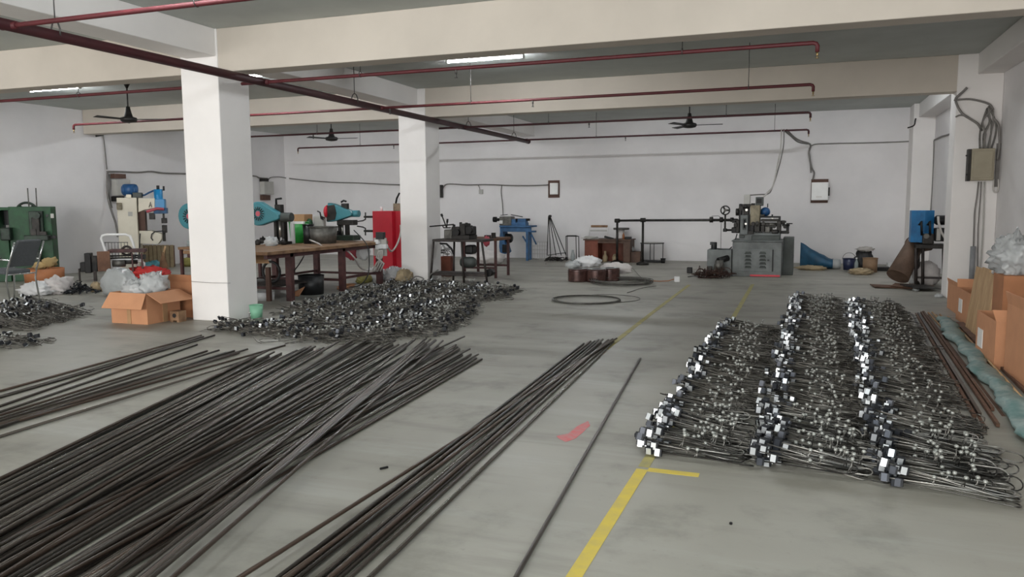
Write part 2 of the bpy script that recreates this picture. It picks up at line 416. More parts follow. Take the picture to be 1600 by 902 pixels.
# ------------------------------------------------------------------ ceiling: lamps, fans, sprinkler pipes
def lamp(x, y, label):
    t = thing('ceiling_lamp', label, 'lamp', (x, y, ZS), 'batten lamps under the slab')
    B().bx(x-.6, x+.6, y-.03, y+.03, ZS-.045, ZS).build('body', 'white_paint', t, .004)
    B().cyl((x-.58, y, ZS-.062), (x+.58, y, ZS-.062), .016, n=10).build('tube', 'lamp_tube', t)
    for s in (-1, 1): B().bx(x+s*.59-.012, x+s*.59+.012, y-.022, y+.022, ZS-.085, ZS-.04).build('end_cap', 'white_paint', t)
lamp(-4.35, 10.75, 'lit ceiling batten lamp above the nearest right-hand pipe')
lamp(-8.35, 10.7, 'lit ceiling batten lamp just right of the near column')
lamp(-12.5, 10.55, 'lit ceiling batten lamp at the left, near the ceiling fan')
for x in (-12, -8, -3.6, 1.0): lamp(x, 15.5, 'added unseen batten lamp behind the far cross beam')  # unseen row, added to brighten the far bay and back wall
for x in (-11, -4.5, .3): lamp(x, 4.6, 'added unseen batten lamp above the steel rods')  # row added out of view for more light on the near floor

def fan(x, y, z, a0, label):
    t = thing('ceiling_fan', label, 'ceiling fan', (x, y, z), 'ceiling fans')
    B().lathe([(.0, ZS), (.07, ZS), (.055, ZS-.05), (.015, ZS-.13), (.0, ZS-.13)], (x, y, 0), 16).build('canopy', 'blade_black', t)
    B().cyl((x, y, z+.1), (x, y, ZS-.1), .012, n=8).build('down_rod', 'blade_black', t)
    B().lathe([(0, .22), (.03, .22), (.05, .12), (.07, .05), (.13, .03), (.14, 0), (.12, -.035), (.05, -.05), (0, -.05)], (x, y, z), 20).build('motor', 'blade_black', t)
    for k in range(3):
        a = R(a0+120*k); d = Vector((math.cos(a), math.sin(a), 0)); n = Vector((-d.y, d.x, .18)).normalized(); c = Vector((x, y, z))
        p, q = c+d*.12, c+d*.6
        B().quad(p-n*.045, q-n*.06, q+n*.06, p+n*.045, .006).build('blade', 'blade_black', t)
fan(W(1077, 196, 15).x, 15, W(1077, 196, 15).z, 5, 'black ceiling fan hanging above the automatic lathe')
fan(W(518, 217, 15).x, 15, W(518, 217, 15).z, 8, 'black ceiling fan between the two columns')
fan(W(201, 187, 10.6).x, 10.6, W(201, 187, 10.6).z, 20, 'black ceiling fan left of the near column')

PX, PZ = -6.4, 3.0
t = thing('main_sprinkler_pipe', 'thick dark red main pipe running the length of the ceiling', 'pipe', (PX, 7, PZ-.05))
B().cyl((PX, -5.9, PZ), (PX, 18.6, PZ), .05, n=16).build('pipe', 'pipe_maroon', t)
B().cyl((PX, 18.58, PZ), (PX, 18.66, PZ), .056, n=16).build('end_cap', 'pipe_maroon', t)
for y in (5.45, 10.55, 14.9, 17.6):
    h = B().cyl((PX, y, PZ+.14), (PX, y, ZS), .006, n=6).build('hanger_rod', 'hanger_grey', t)
    B().tube([(PX-.055, y, PZ), (PX-.055, y, PZ+.06), (PX-.03, y, PZ+.12), (PX, y, PZ+.14), (PX+.03, y, PZ+.12), (PX+.055, y, PZ+.06), (PX+.055, y, PZ)], .008, 6).build('hanger_clamp', 'hanger_grey', h)
def branch(y, x0, x1, z, mt, heads, hangers, label, r=.021):
    t = thing('sprinkler_branch_pipe', label, 'pipe', ((x0+x1)/2, y, z), 'sprinkler branch pipes')
    b = B(); b.tube([(x0, y, z-.09), (x0, y, z-.03), (x0+.012, y, z-.01), (x0+.04, y, z), (PX, y, z), (x1-.04, y, z), (x1-.012, y, z-.01), (x1, y, z-.03), (x1, y, z-.09)], r, 10)
    b.build('pipe', mt, t)
    b = B().cyl((PX-.09, y, z), (PX+.09, y, z), r*1.5, n=10).build('tee_joint', mt, t)
    for x in (x0, x1):
        b = B().cyl((x, y, z-.13), (x, y, z-.09), .011, n=8); b.cyl((x, y, z-.15), (x, y, z-.145), .02, n=8).cyl((x, y, z-.145), (x, y, z-.13), .004, n=6)
        b.build('sprinkler_head', 'brass', t)
    for x in heads:
        b = B().cyl((x, y, z-.06), (x, y, z), .014, n=8); b.cyl((x, y, z-.1), (x, y, z-.06), .008, n=8).cyl((x, y, z-.105), (x, y, z-.1), .02, n=8)
        b.build('sprinkler_head', 'hanger_grey', t)
    for x in hangers:
        h = B().cyl((x, y, z+.05), (x, y, ZS if abs(y-8.12) > .2 else 3.1), .005, n=6).build('hanger_rod', 'hanger_grey', t)
        B().torus((x, y, z+.012), .033, .005, 'X', 12, 5).build('hanger_ring', 'hanger_grey', h)
branch(5.0, -13, .1, 2.995, 'pipe_red', (-9,), (-8, -4.4), 'red sprinkler branch pipe nearest the viewer at top left')
branch(8.39, -13, .1, 3.0, 'pipe_red', (-11.2, -3.75), (-9.5, -5.0, -1.2), 'red sprinkler branch pipe just behind the near cross beam')
branch(11.28, -12.95, .1, 3.0, 'pipe_red', (-6.2, -3.8), (-11.6, -4.8, -.72), 'red sprinkler branch pipe under the middle bay')
branch(14.6, -12.9, .1, 2.99, 'pipe_maroon', (-9.9, -3.8), (-9.8, -4.6, -1.3), 'dark red sprinkler branch pipe behind the far cross beam')
branch(18.35, -12.95, .1, 3.02, 'pipe_maroon', (-10, -3.9), (-11, -4.6, -.6), 'dark red sprinkler branch pipe closest to the back wall')

# ------------------------------------------------------------------ long steel rods on the floor
ROD_R = .0103
rod_meshes = {}
def rod_mesh(length, bend, mt):
    key = (length, bend, mt)
    if key not in rod_meshes:
        b = B(); pts = []
        for i in range(9):
            u = i/8; pts.append((bend*(u*(1-u))*4, 0, -length*u))
        b.tube(pts, ROD_R, 8)
        me = bpy.data.meshes.new('steel_rod'); me.from_pydata(b.v, [], b.f); me.polygons.foreach_set('use_smooth', b.sm); me.materials.append(MATS[mt])
        rod_meshes[key] = me
    return rod_meshes[key]
def put_rod(tip, near, label, group, mt='rod_steel', length=6.0, bend=0., z0=None, z1=None, name='steel_rod'):
    a = Vector((tip[0], tip[1], tip[2] if len(tip) > 2 else ROD_R)); n = Vector((near[0], near[1], near[2] if len(near) > 2 else ROD_R))
    d = (n-a).normalized()
    o = bpy.data.objects.new(name, rod_mesh(length, bend, mt)); COL.objects.link(o)
    x = Vector((0, 0, 1)).cross(d).normalized(); yv = (-d).cross(x)
    mx = Matrix((x, yv, -d)).transposed().to_4x4(); mx.translation = a; o.matrix_world = mx
    return tag(o, label, 'rod', group)
rg = random.Random(11)
MT = ['rod_steel']*6+['rod_rust']*4+['rod_shiny']*3
# wide fan of rods: tips along an uneven front, near ends gathered
front = [(-4.95, 6.25), (-4.75, 6.1), (-4.56, 6.25), (-4.5, 6.6), (-4.3, 7.05), (-4.0, 7.15), (-3.72, 7.2), (-3.5, 7.2), (-3.3, 7.2), (-3.0, 6.95), (-2.74, 6.72)]
def front_at(u):
    k = u*(len(front)-1); i = min(int(k), len(front)-2); q = k-i
    return front[i][0]*(1-q)+front[i+1][0]*q, front[i][1]*(1-q)+front[i+1][1]*q
LAB = 'dark mill steel rod in the wide fanned-out pile at lower left'
for layer, n in enumerate((42, 36, 20, 9)):
    for i in range(n):
        u = (i+.5)/n
        if layer: u = .04+.93*u+rg.uniform(-.012, .012)
        layer_z = layer
        if .19 < u < .225 or (layer == 0 and rg.random() < .1): continue
        if layer == 3: u = rg.choice((rg.uniform(.15, .4), rg.uniform(.55, .9)))
        x, y = front_at(min(max(u, 0), 1)); y += rg.uniform(-.28, .1)
        uu = u+rg.uniform(-.02, .02)+(rg.uniform(-.07, .07) if layer >= 2 else 0)
        if u > .82: uu = u-.16+rg.uniform(-.03, .03)                    # the right-hand tips run under their neighbours
        elif .6 < u < .76 and layer: uu = .82+(u-.6)*1.1+rg.uniform(-.03, .03); layer_z = 3.4
        uu = min(max(uu, 0), 1)
        if .30 < uu < .335 and layer: uu += .04
        nx = -3.94+(3.94-2.2)*uu; ny = 2.8-.45*uu
        z = ROD_R+layer_z*ROD_R*1.75
        put_rod((x, y, z+rg.uniform(0, .003)), (nx, ny, z+rg.uniform(0, .004)), *((LAB, 'rods of the wide pile') if layer_z < 3.3 and u > .2 else ('rod crossing on top of the wide pile toward its right edge', 'rods crossing on the wide pile') if layer_z > 3.3 else ('dark rod in the left strand of the wide pile, past the floor gap', 'rods of the left strand')), rg.choice(MT), bend=rg.choice((0, 0, .02, -.02)))
put_rod((-3.32, 7.55, .06), (-3.05, 2.6, .06), 'rod sticking out farthest from the wide fanned-out pile', None, 'rod_rust')
# narrow bundle
for i in range(15):
    k = i % 10; L2 = i//10; u = (k+.5+L2*.5)/10
    x = -2.07+.28*u+rg.uniform(-.01, .01); y = 7.85+.2*u+rg.uniform(-.2, .06)
    nu = u if k not in (3, 8) else u+rg.choice((-.25, .2))
    put_rod((x, y, ROD_R*(1+1.8*L2)), (-1.885+.37*nu, 2.45+.12*nu, ROD_R*(1+1.8*L2)), 'dark steel rod in the narrow bundle pointing at the worn yellow line', 'rods of the narrow bundle', rg.choice(MT), length=6.6)
for i in range(3):
    put_rod((-1.80-.03*i, 8.1-.06*i, ROD_R*3), (-1.95+.13*i, 3.4, ROD_R*3), 'dark steel rod in the narrow bundle pointing at the worn yellow line', 'rods of the narrow bundle', rg.choice(MT), length=6.6)
put_rod((-1.373, 7.194), (-.999, 2.755), 'single dark rod lying alone between bundle and yellow tape', None, 'rod_steel')
# loose rods at the left
for (tx, ty), (nx, ny) in (((-6.27, 6.95), (-5.9, 4.31)), ((-6.13, 7.0), (-5.7, 4.16)), ((-6.2, 6.9), (-5.72, 4.14)), ((-6.24, 6.9), (-5.45, 3.97)), ((-5.91, 6.48), (-5.29, 3.85))):
    put_rod((tx, ty, ROD_R*rg.choice((1, 1.4))), (nx, ny), 'dark rod in the sparse group nearest the heap of rods at far left', 'sparse rods at left', rg.choice(MT))
for (tx, ty), (nx, ny) in (((-5.55, 6.22), (-5.18, 3.77)), ((-5.41, 6.23), (-5.1, 3.7)), ((-5.29, 6.31), (-5.07, 3.68)), ((-5.15, 6.21), (-4.95, 3.6)), ((-5.0, 6.74), (-4.92, 3.57)), ((-5.3, 6.2), (-4.9, 3.55)), ((-5.2, 6.4), (-5.0, 3.62)), ((-4.81, 5.96), (-4.72, 3.43))):
    put_rod((tx, ty, ROD_R*rg.choice((1, 1.6, 2.2))), (nx, ny, ROD_R*rg.choice((1, 1.6))), 'dark rod in the loose group between sparse rods and wide pile', 'loose rods at left', rg.choice(MT))
# ------------------------------------------------------------------ hook rods: nearest ones as things, the rest of each heap as stuff
HL = .50
# kind: (knob position along the rod or None, plate coloured as facing the light?, rod length factor); kinds 8 and up are bare hooks
KINDS = [(.45, True, 1.), (.62, False, 1.05), (None, True, .95), (.8, False, 1.), (None, False, 1.1), (.55, False, .9), (None, False, 1.), (.72, True, 1.08), (None, False, 1.05), (None, False, .9), (.6, False, 1.)]
def hook_parts(kind, low=False):
    kp, bright, lf = KINDS[kind]; L_ = HL*lf; hr_ = .03+.012*(kind % 3)
    rod = B(); arc = [(L_+hr_*math.sin(a), hr_-hr_*math.cos(a), 0) for a in np.linspace(0, math.pi, 4 if low else 8)]
    rod.tube([(.0, 0, 0), (L_*.5, 0, .004)]+arc+[(L_-.05-.03*(kind % 4), hr_*1.9, 0)], .004, 4 if low else 5)
    blk = B().bx(-.014, .026, -.013, .013, -.019, .021)
    if not low: blk.bx(-.02, -.012, -.008, .008, -.01, .012)
    plate = B().bx(-.012, .016, -.0165, -.0135, -.02, .021)
    out = [(rod, 'wire_steel', 'rod'), (blk, 'block_black', 'clamp_block'), (plate, 'plate_zinc' if bright else 'plate_shaded', 'zinc_plate')]
    if kind >= 8: out = out[:1]
    if kp:
        x = L_*kp; hz = .04+.006*kind
        pin = B().cyl((x, 0, 0), (x, 0, hz), .0026, n=4)
        pin.tube([(x-.018, 0, 0), (x, 0, hz*.65)], .0022, 4)
        knob = B(); knob.lathe([(0, -.011), (.009, -.008), (.0125, 0), (.009, .008), (0, .011)], (x, 0, hz+.007), 6 if low else 9)
        out += [(pin, 'wire_steel', 'pin'), (knob, 'knob_zinc', 'round_knob')]
    return out
PROTOS = {}
def new_hook(kind):
    if kind in PROTOS: return copy_tree(PROTOS[kind])
    t = thing('hook_rod', '', 'hook rod', (0, 0, 0)); obs = {}
    for b, m, nm in hook_parts(kind):
        par = obs['clamp_block'] if nm == 'zinc_plate' else obs['pin'] if nm == 'round_knob' else t
        ORG[par.name] = Vector((0, 0, 0)); obs[nm] = b.build(nm, m, par)
    PROTOS[kind] = t
    return t
SM_NAMES = ['wire_steel', 'block_black', 'plate_zinc', 'plate_shaded', 'knob_zinc']
low_cache = {}
def low_arrays(kind):
    if kind not in low_cache:
        vs = []; fs = []; mi = []; sm = []
        for b, m, nm in hook_parts(kind, low=True):
            o = len(vs); vs += [tuple(v) for v in b.v]; fs += [tuple(i+o for i in f) for f in b.f]; mi += [SM_NAMES.index(m)]*len(b.f); sm += b.sm
        low_cache[kind] = (np.array(vs), fs, mi, sm)
    return low_cache[kind]
def stuff_hooks(name, mats, label, cat='hook rods', kinds=(0, 0, 1, 2, 2, 4, 5, 6, 7, 7, 8, 8, 9, 9)):
    allv = []; allf = []; mi = []; sm = []; o = 0; rk = random.Random(len(mats))
    for mx in mats:
        V, F, MI, SM = low_arrays(rk.choice(kinds)); A = np.array(mx); allv.append(V @ A[:3, :3].T + A[:3, 3])
        allf += [tuple(i+o for i in f) for f in F]; mi += MI; sm += SM; o += len(V)
    me = bpy.data.meshes.new(name); vv = np.concatenate(allv); c = vv.mean(0); c[2] = 0
    vv[:, 2] = np.maximum(vv[:, 2], .001)
    me.from_pydata((vv-c).tolist(), [], allf)
    for m in ['wire_heap']+SM_NAMES[1:]: me.materials.append(MATS[m])
    me.polygons.foreach_set('material_index', mi); me.polygons.foreach_set('use_smooth', sm); me.update()
    o = bpy.data.objects.new(name, me); COL.objects.link(o); o.location = c
    o['kind'] = 'stuff'; o['label'] = label; o['category'] = cat
    return o
def hook_matrix(x, y, z, yaw, pitch, roll):
    return Matrix.Translation((x, y, z)) @ Matrix.Rotation(yaw, 4, 'Z') @ Matrix.Rotation(pitch, 4, 'Y') @ Matrix.Rotation(roll, 4, 'X')
hr = random.Random(23)
def row(x0n, x0f, yn, yf, per_m, hgt=.12):
    out = []
    n = int((yf-yn)*per_m)
    for i in range(n):
        u = (i+hr.random())/n; y = yn+(yf-yn)*u
        clump = .035*math.sin(y*9.1)+.03*math.sin(y*23.7+1)
        x = x0n+(x0f-x0n)*u+clump+hr.gauss(0, .035)
        q = hr.random(); z = .02+hgt*q*(.7+.3*math.sin(y*13))
        pitch = math.asin(min(.22, max(0, (z-.012-.03*hr.random())/HL)))
        yaw = -.10+.09*math.sin(y*7.3)+hr.gauss(0, .09)
        out.append((y, hook_matrix(x, y, z, yaw, pitch, hr.gauss(0, .32))))
    return sorted(out, key=lambda a: a[0])
rows = [
    (row(-.80, -.77, 4.38, 9.4, 95), 'left', 'hook rod with black clamp at the near end of the left row', 'near hook rods of the left row',
     'row of hook rods with bright clamp plates beside the worn yellow line'),
    (row(-.14, -.02, 4.36, 12.45, 95), 'middle', 'hook rod with black clamp at the near end of the middle row', 'near hook rods of the middle row',
     'middle row of hook rods reaching farthest back'),
    (row(.47, .74, 4.3, 12.15, 95), 'right', 'hook rod with black clamp at the near end of the right row', 'near hook rods of the right row',
     'right row of hook rods beside the brown bars')]
for lst, _, lab, grp, slab in rows:
    for y, mx in lst[:100]:
        o = new_hook(hr.choice((0, 0, 1, 2, 2, 3, 4, 5, 6, 7, 7)))
        o.matrix_world = mx; tag(o, lab, 'hook rod', grp)
    stuff_hooks('hook_rod_row', [mx for y, mx in lst[100:]], slab)
# heap behind the long rods
def heap(poly_rows, per_m, flip=.4, hgt=.12, yawj=.25):
    out = []
    for x0n, x0f, yn, yf in poly_rows:
        n = int((yf-yn)*per_m)
        for i in range(n):
            u = hr.random(); y = yn+(yf-yn)*u; x = x0n+(x0f-x0n)*u+hr.gauss(0, .06)
            if -7 < x < -6.05 and 7.72 < y < 8.75: continue
            z = .02+hgt*hr.random(); pitch = math.asin(min(.2, max(0, (z-.015)/HL)))
            yaw = hr.gauss(0, yawj)
            if hr.random() < flip: yaw += math.pi; x += HL
            out.append(hook_matrix(x, y, z, yaw, pitch, hr.gauss(0, .5)))
    return out
hp = heap([(-6.45, -6.95, 7.35, 12.9), (-5.85, -6.3, 7.1, 12.9), (-5.2, -5.7, 7.05, 12.7), (-4.6, -5.1, 7.1, 12.4), (-4.2, -4.7, 7.6, 9.9)], 80, hgt=.09, yawj=.3)
hp += heap([(-4.35, -4.6, 8.2, 9.6), (-4.75, -4.95, 11.0, 12.4), (-6.3, -6.6, 7.3, 7.9)], 60)
stuff_hooks('hook_rod_heap', hp, 'wide dark heap of hook rods behind the near column', kinds=(0, 1, 2, 7, 6, 8, 8, 8, 9, 9, 9, 10, 10, 8))
# coils of hook rods at far left
hp = heap([(-9.5, -10.1, 6.75, 8.1), (-10.0, -10.7, 7.1, 8.4), (-9.05, -9.6, 6.55, 7.9)], 95, flip=.06, yawj=.16, hgt=.15)
stuff_hooks('hook_rod_heap', hp, 'small heap of hook rods at the left edge below the grey chair', kinds=(0, 2, 7, 6, 8, 8, 9, 9, 8, 9))
hp = heap([(-8.15, -8.05, 5.6, 6.0)], 90, flip=.5, yawj=.5, hgt=.1)
stuff_hooks('hook_rod_heap', hp, 'bit of a hook rod heap cut by the left edge of the photo')

# ------------------------------------------------------------------ bars, tarp roll, boards and cartons along the right wall
t0 = random.Random(5)
BL = 'rusty square bar in the bundle beside the right row of hook rods'
for i in range(9):
    x0, x1 = 1.40+.022*i+t0.uniform(-.01, .01), 1.10+.028*i+t0.uniform(-.01, .01); y0, y1 = 11.35+t0.uniform(-.3, .1), 5.72+t0.uniform(-.1, .5); z = .014+.026*(i % 2)
    b = B(); d = Vector((x1-x0, y1-y0, 0)).normalized(); n = Vector((-d.y, d.x, 0))*.011
    b.quad(Vector((x1, y1, z-.012))-n, Vector((x1, y1, z-.012))+n, Vector((x0, y0, z-.012))+n, Vector((x0, y0, z-.012))-n, -.024)
    tag(b.build('square_bar', 'old_wood' if i % 3 else 'rod_rust'), BL, 'bar', 'rusty bars beside the hook rods')
for i in range(6):
    x0, x1 = 1.60+.03*i, 1.42+.02*i; z = .012+.02*(i % 2)
    b = B(); b.tube([(x0, 11.4-.1*i, z), ((x0+x1)/2, 8.5, z+.01), (x1, 5.6+.2*(i % 3), z)], .011, 6)
    tag(b.build('wood_strip', 'plank_wood' if i % 2 else 'cardboard_tan'), 'pale wood strip poking out of the teal tarp roll', 'wood strip', 'wood strips in the tarp')
b = B(); vs = []; K = 70; n = 16
for k in range(K+1):
    u = k/K; y = 10.75+(4.6-10.75)*u; x = 1.66+(1.36-1.66)*u+.02*math.sin(u*21)
    rx = .085+.04*noise.noise((u*12, 1, 2))+.02*noise.noise((u*40, 7, 2)); rz = .034+.03*noise.noise((u*17, 4, 2))
    if k in (0, K): rx *= .6; rz *= .6
    for j in range(n):
        a = 2*math.pi*j/n; q = 1+.45*noise.noise((u*38, math.cos(a)*1.8, math.sin(a)*1.8))
        vs.append((x+rx*q*math.cos(a), y, max(.004, 0.035+rz*q*math.sin(a))))
b.add(vs, [(i*n+j, i*n+(j+1) % n, (i+1)*n+(j+1) % n, (i+1)*n+j) for i in range(K) for j in range(n)]+[tuple(reversed(range(n))), tuple(K*n+j for j in range(n))], True)
tag(b.build('tarp_roll', 'tarp_teal'), 'long crumpled teal tarp roll lying beside the brown bars', 'tarp')
b = B(); b.quad((1.74, 6.3, .004), (1.86, 6.3, .06), (2.0, 10.8, .06), (1.88, 10.8, .004), .02)
tag(b.build('wooden_board', 'old_wood'), 'long brown board between the tarp roll and the cartons', 'board')
b = B(); b.quad((1.60, 6.0, .004), (1.70, 6.0, .004), (1.86, 10.5, .004), (1.76, 10.5, .004), .025)
tag(b.build('wooden_board', 'plywood'), 'narrow brown board lying flat right beside the teal tarp', 'board')

def carton(x0, x1, y0, y1, h, label, mt='cardboard', flaps=(), name='cardboard_box', z=0., tape=None, rz=0.):
    t = thing(name, label, 'box', ((x0+x1)/2, (y0+y1)/2, z)); th = .007
    c = Vector(((x0+x1)/2, (y0+y1)/2, 0))
    b = B(); b.bx(x0, x1, y0, y0+th, z, z+h).bx(x0, x1, y1-th, y1, z, z+h).bx(x0, x0+th, y0+th, y1-th, z, z+h).bx(x1-th, x1, y0+th, y1-th, z, z+h).bx(x0+th, x1-th, y0+th, y1-th, z, z+th)
    parts = [b.build('body', mt, t)]
    for side, L, ang in flaps:
        a = R(ang); dz, do = L*math.sin(a), L*math.cos(a); zt = z+h; b = B()
        if side == 'f': b.quad((x0, y0, zt), (x1, y0, zt), (x1+.03, y0-do, zt+dz), (x0-.03, y0-do, zt+dz), -th)
        if side == 'b': b.quad((x1, y1, zt), (x0, y1, zt), (x0, y1+do, zt+dz), (x1, y1+do, zt+dz), -th)
        if side == 'l': b.quad((x0, y1, zt), (x0, y0, zt), (x0-do, y0-.02, zt+dz), (x0-do, y1+.02, zt+dz), -th)
        if side == 'r': b.quad((x1, y0, zt), (x1, y1, zt), (x1+do, y1+.02, zt+dz), (x1+do, y0-.02, zt+dz), -th)
        if side == 'T': b.bx(x0, x1, y0, y1, zt, zt+th)
        parts.append(b.build('flap' if side != 'T' else 'lid', mt, t))
    if tape:
        for tp in tape: parts.append(B().bx(*tp).build('label' if tp[6:] else 'tape', 'label_white' if len(tp) > 6 else 'cardboard_tan', t))
    if rz: t.rotation_euler.z = rz
    return t
carton(1.93, 2.5, 11.15, 12.15, .35, 'orange-brown carton farthest along the right wall', flaps=(('l', .06, 80),))
t = carton(1.85, 2.4, 10.2, 11.0, .40, 'brown carton with white label beside the leaning planks', 'cardboard', flaps=(('b', .1, 80),))
B().bx(1.843, 1.8495, 10.62, 10.82, .12, .28).build('paper_label', 'label_white', t)
t = carton(1.61, 1.98, 7.72, 8.5, .42, 'front orange carton with white label below the plastic bag', flaps=(('f', .1, 100),))
B().bx(1.603, 1.6095, 8.2, 8.4, .1, .27).build('paper_label', 'label_white', t)
carton(1.83, 2.5, 8.58, 9.0, .74, 'tall brown carton behind the front orange carton', 'cardboard_dark', flaps=(('T', 0, 0),))
carton(1.66, 2.4, 6.5, 7.6, .6, 'large carton cut by the right edge of the photo', flaps=(('l', .1, 80), ('f', .18, 40)))
carton(2.05, 2.6, 9.3, 10.1, .7, 'plain brown carton hidden behind the planks', 'cardboard_dark', flaps=(('T', 0, 0),))
for i, (x, y, wd, h) in enumerate(((1.82, 10.12, .24, .72), (1.81, 9.75, .24, .74), (1.80, 9.38, .22, .71))):
    b = B(); b.quad((x, y, 0), (x, y-wd*1.5, 0), (x+.08, y-wd*1.45, h), (x+.08, y, h), .02)
    tag(b.build('leaning_plank', 'plank_wood'), ['leaning pale plank farthest from the viewer, beside the labelled carton', 'middle one of three pale planks leaning by the right wall', 'leaning pale plank nearest the front orange carton'][i], 'plank', 'planks leaning by the cartons')
b = B().blob((2.02, 8.95, .9), (.22, .34, .22), 4, .4, 36, 2.3, .745, True)
tag(b.build('plastic_bag', 'plastic_clear'), 'big crumpled clear plastic bag on top of the cartons', 'plastic bag')
tag(B().blob((1.95, 7.1, .6), (.2, .26, .12), 9, .4, 20, 2.2, .5, True).build('plastic_bag', 'plastic_clear'), 'clear plastic sticking out of the carton at the right edge', 'plastic bag')

# ------------------------------------------------------------------ switch box, cables and conduit on the right
t = thing('switch_box', 'beige metal switch box on the right wall column', 'switch box', W(1535, 282, 13.2))
B().pb(1518, 232, 1554, 282, 13.16, .18).build('body', 'panel_beige', t, .01)
B().pb(1512, 233, 1517, 283, 13.2, .14).build('side_bracket', 'iron_dark', t)
B().pb(1521, 236, 1551, 278, 13.145, .015).build('cover', 'panel_beige', t, .004)
for q in (243, 273): B().pc(1511, q, 1.6, 13.18, .05, 8).build('bolt', 'iron_black', t)
tag(B().pb(1556, 224, 1567, 292, 13.3, .04).build('back_board', 'cable_grey'), 'narrow metal board beside the beige switch box', 'board')
Yp = 13.28
def cable(pts, r, mt, label, Y=None, name='cable', plane=None):
    b = B(); P = [(W(p[0], p[1], p[2] if len(p) > 2 else Y) if plane is None else plane(*p)) for p in pts]
    # smooth the polyline
    Q = [P[0]]
    for i in range(len(P)-1):
        p0, p1, p2, p3 = P[max(i-1, 0)], P[i], P[i+1], P[min(i+2, len(P)-1)]
        for k in range(1, 5):
            u = k/4; Q.append(.5*((2*p1)+(p2-p0)*u+(2*p0-5*p1+4*p2-p3)*u*u+(3*p1-p0-3*p2+p3)*u**3))
    for q in Q: q.z = max(q.z, r)
    b.tube(Q, r, 6)
    return tag(b.build(name, mt), label, 'cable')
cable([(1511, 137), (1505, 143), (1495, 152), (1492, 158)], .02, 'cable_grey', 'thick cable end coming out below the far beam at right', Yp)
cable([(1495, 156), (1515, 155), (1535, 159), (1547, 164), (1552, 172)], .016, 'cable_grey', 'upper cable looping across the wall column to the switch box', Yp)
cable([(1493, 158), (1497, 168), (1504, 178), (1516, 186), (1528, 194), (1534, 205)], .018, 'cable_grey', 'middle cable sagging across the wall column to the switch box', Yp)
cable([(1493, 183), (1500, 180), (1510, 182), (1520, 188), (1530, 196)], .013, 'cable_grey', 'lower cable crossing the wall column to the switch box', Yp)
for i in range(7):
    o = i*3.2
    cable([(1545+hr.uniform(-6, 8), 170+hr.uniform(-8, 10)), (1536+o+hr.uniform(-4, 4), 190), (1533+o+hr.uniform(-4, 4), 210), (1531+o*.9, 234)], .013, 'cable_grey' if i % 2 else 'iron_grey', 'one cable of the tangle right above the beige switch box', 13.24)['group'] = 'cables tangled above the switch box'
cable([(1552, 185), (1560, 195), (1562, 215), (1561, 232), (1558, 250)], .018, 'cable_grey', 'thick cable curving down right of the beige switch box', 13.24)
cable([(1553, 278), (1552, 296), (1556, 301), (1560, 296), (1560, 280)], .012, 'cable_white', 'small cable loop under the beige switch box', 13.24)
cable([(1529, 284), (1526, 310), (1523, 330), (1522, 352), (1521, 385)], .011, 'cable_grey', 'left cable running down from the beige switch box', 13.3)
cable([(1533, 284), (1532, 306), (1530, 330), (1529, 345), (1528, 362), (1527, 440)], .009, 'cable_grey', 'middle cable running down from the beige switch box', 13.3)
cable([(1538, 284), (1536, 350), (1533, 400), (1530, 440)], .011, 'panel_grey', 'right conduit running down from the beige switch box', 13.3)
tag(B().pv(1517, 385, 447, 4.2, 13.25).build('plastic_pipe', 'pvc_grey'), 'short grey plastic pipe standing against the wall column', 'pipe')
# ------------------------------------------------------------------ left wall: green press, chair, welder and clutter
turn(38); Y = 17.7
t = thing('green_press', 'green power press with flywheel against the left wall', 'machine', (-14.35, 11.4, 0))
b = B().pb(16, 323, 83, 437, Y, .4).pb(-8, 324, 16, 329, Y, .4).pb(-8, 329, 2, 437, Y, .4).pb(2, 373, 16, 437, Y, .4)
b.build('body', 'steel_green', t, .01)
B().pb(1, 328, 16, 352, Y+.3, .02).build('dark_opening', 'plastic_black', t)
k = mpp(42, 335, Y); c = W(42, 331, Y+.45)
B().ring(c, 16.5*k, 2.2*k).build('flywheel_rim', 'oily_green', t)
b = B()
for a in range(4):
    d = FE*math.cos(R(45+90*a))+Vector((0, 0, math.sin(R(45+90*a)))); b.cyl(c, c+d*16*k, 2*k, n=6)
b.build('flywheel_spokes', 'oily_green', t)
for x0, x1 in ((43, 46), (56, 58)):
    B().pt([(x0, 294, Y+.05), (x1, 332, Y+.05)], Y, .012).build('guide_rod', 'iron_grey', t)
B().pb(45, 330, 67, 366, Y-.1, .1).build('slide_guide', 'oily_green', t, .01)
B().pb(50, 340, 62, 378, Y-.18, .08).build('ram', 'iron_dark', t, .01)
B().pc(56, 337, 6, Y-.2, .1).build('crank_disc', 'oily_green', t)
B().pb(37, 368, 75, 376, Y-.26, .26).build('work_table', 'oily_green', t, .01)
B().pb(48, 358, 56, 368, Y-.2, .12).build('die_block', 'iron_dark', t)
B().pb(62, 362, 72, 370, Y-.2, .1).build('die_block', 'iron_dark', t)
B().pb(66, 369, 87, 373, Y-.12, .06).build('side_arm', 'iron_black', t)
B().pc(85, 370, 2.5, Y-.16, .08).build('knob', 'iron_black', t)
B().pt([(56, 376), (57, 392)], Y-.15, .03).build('spindle', 'steel_bright', t)
B().pb(52, 392, 62, 436, Y-.2, .15).build('pedestal', 'oily_green', t)
B().pb(79, 334, 84, 341, Y-.008, .006).build('name_plate', 'panel_grey', t)
B().pc(73.5, 337, 2.2, Y-.02, .02).build('push_button', 'plastic_black', t)
B().pb(0, 356, 16, 376, Y-.2, .2).build('motor_block', 'oily_green', t, .02)

turn()
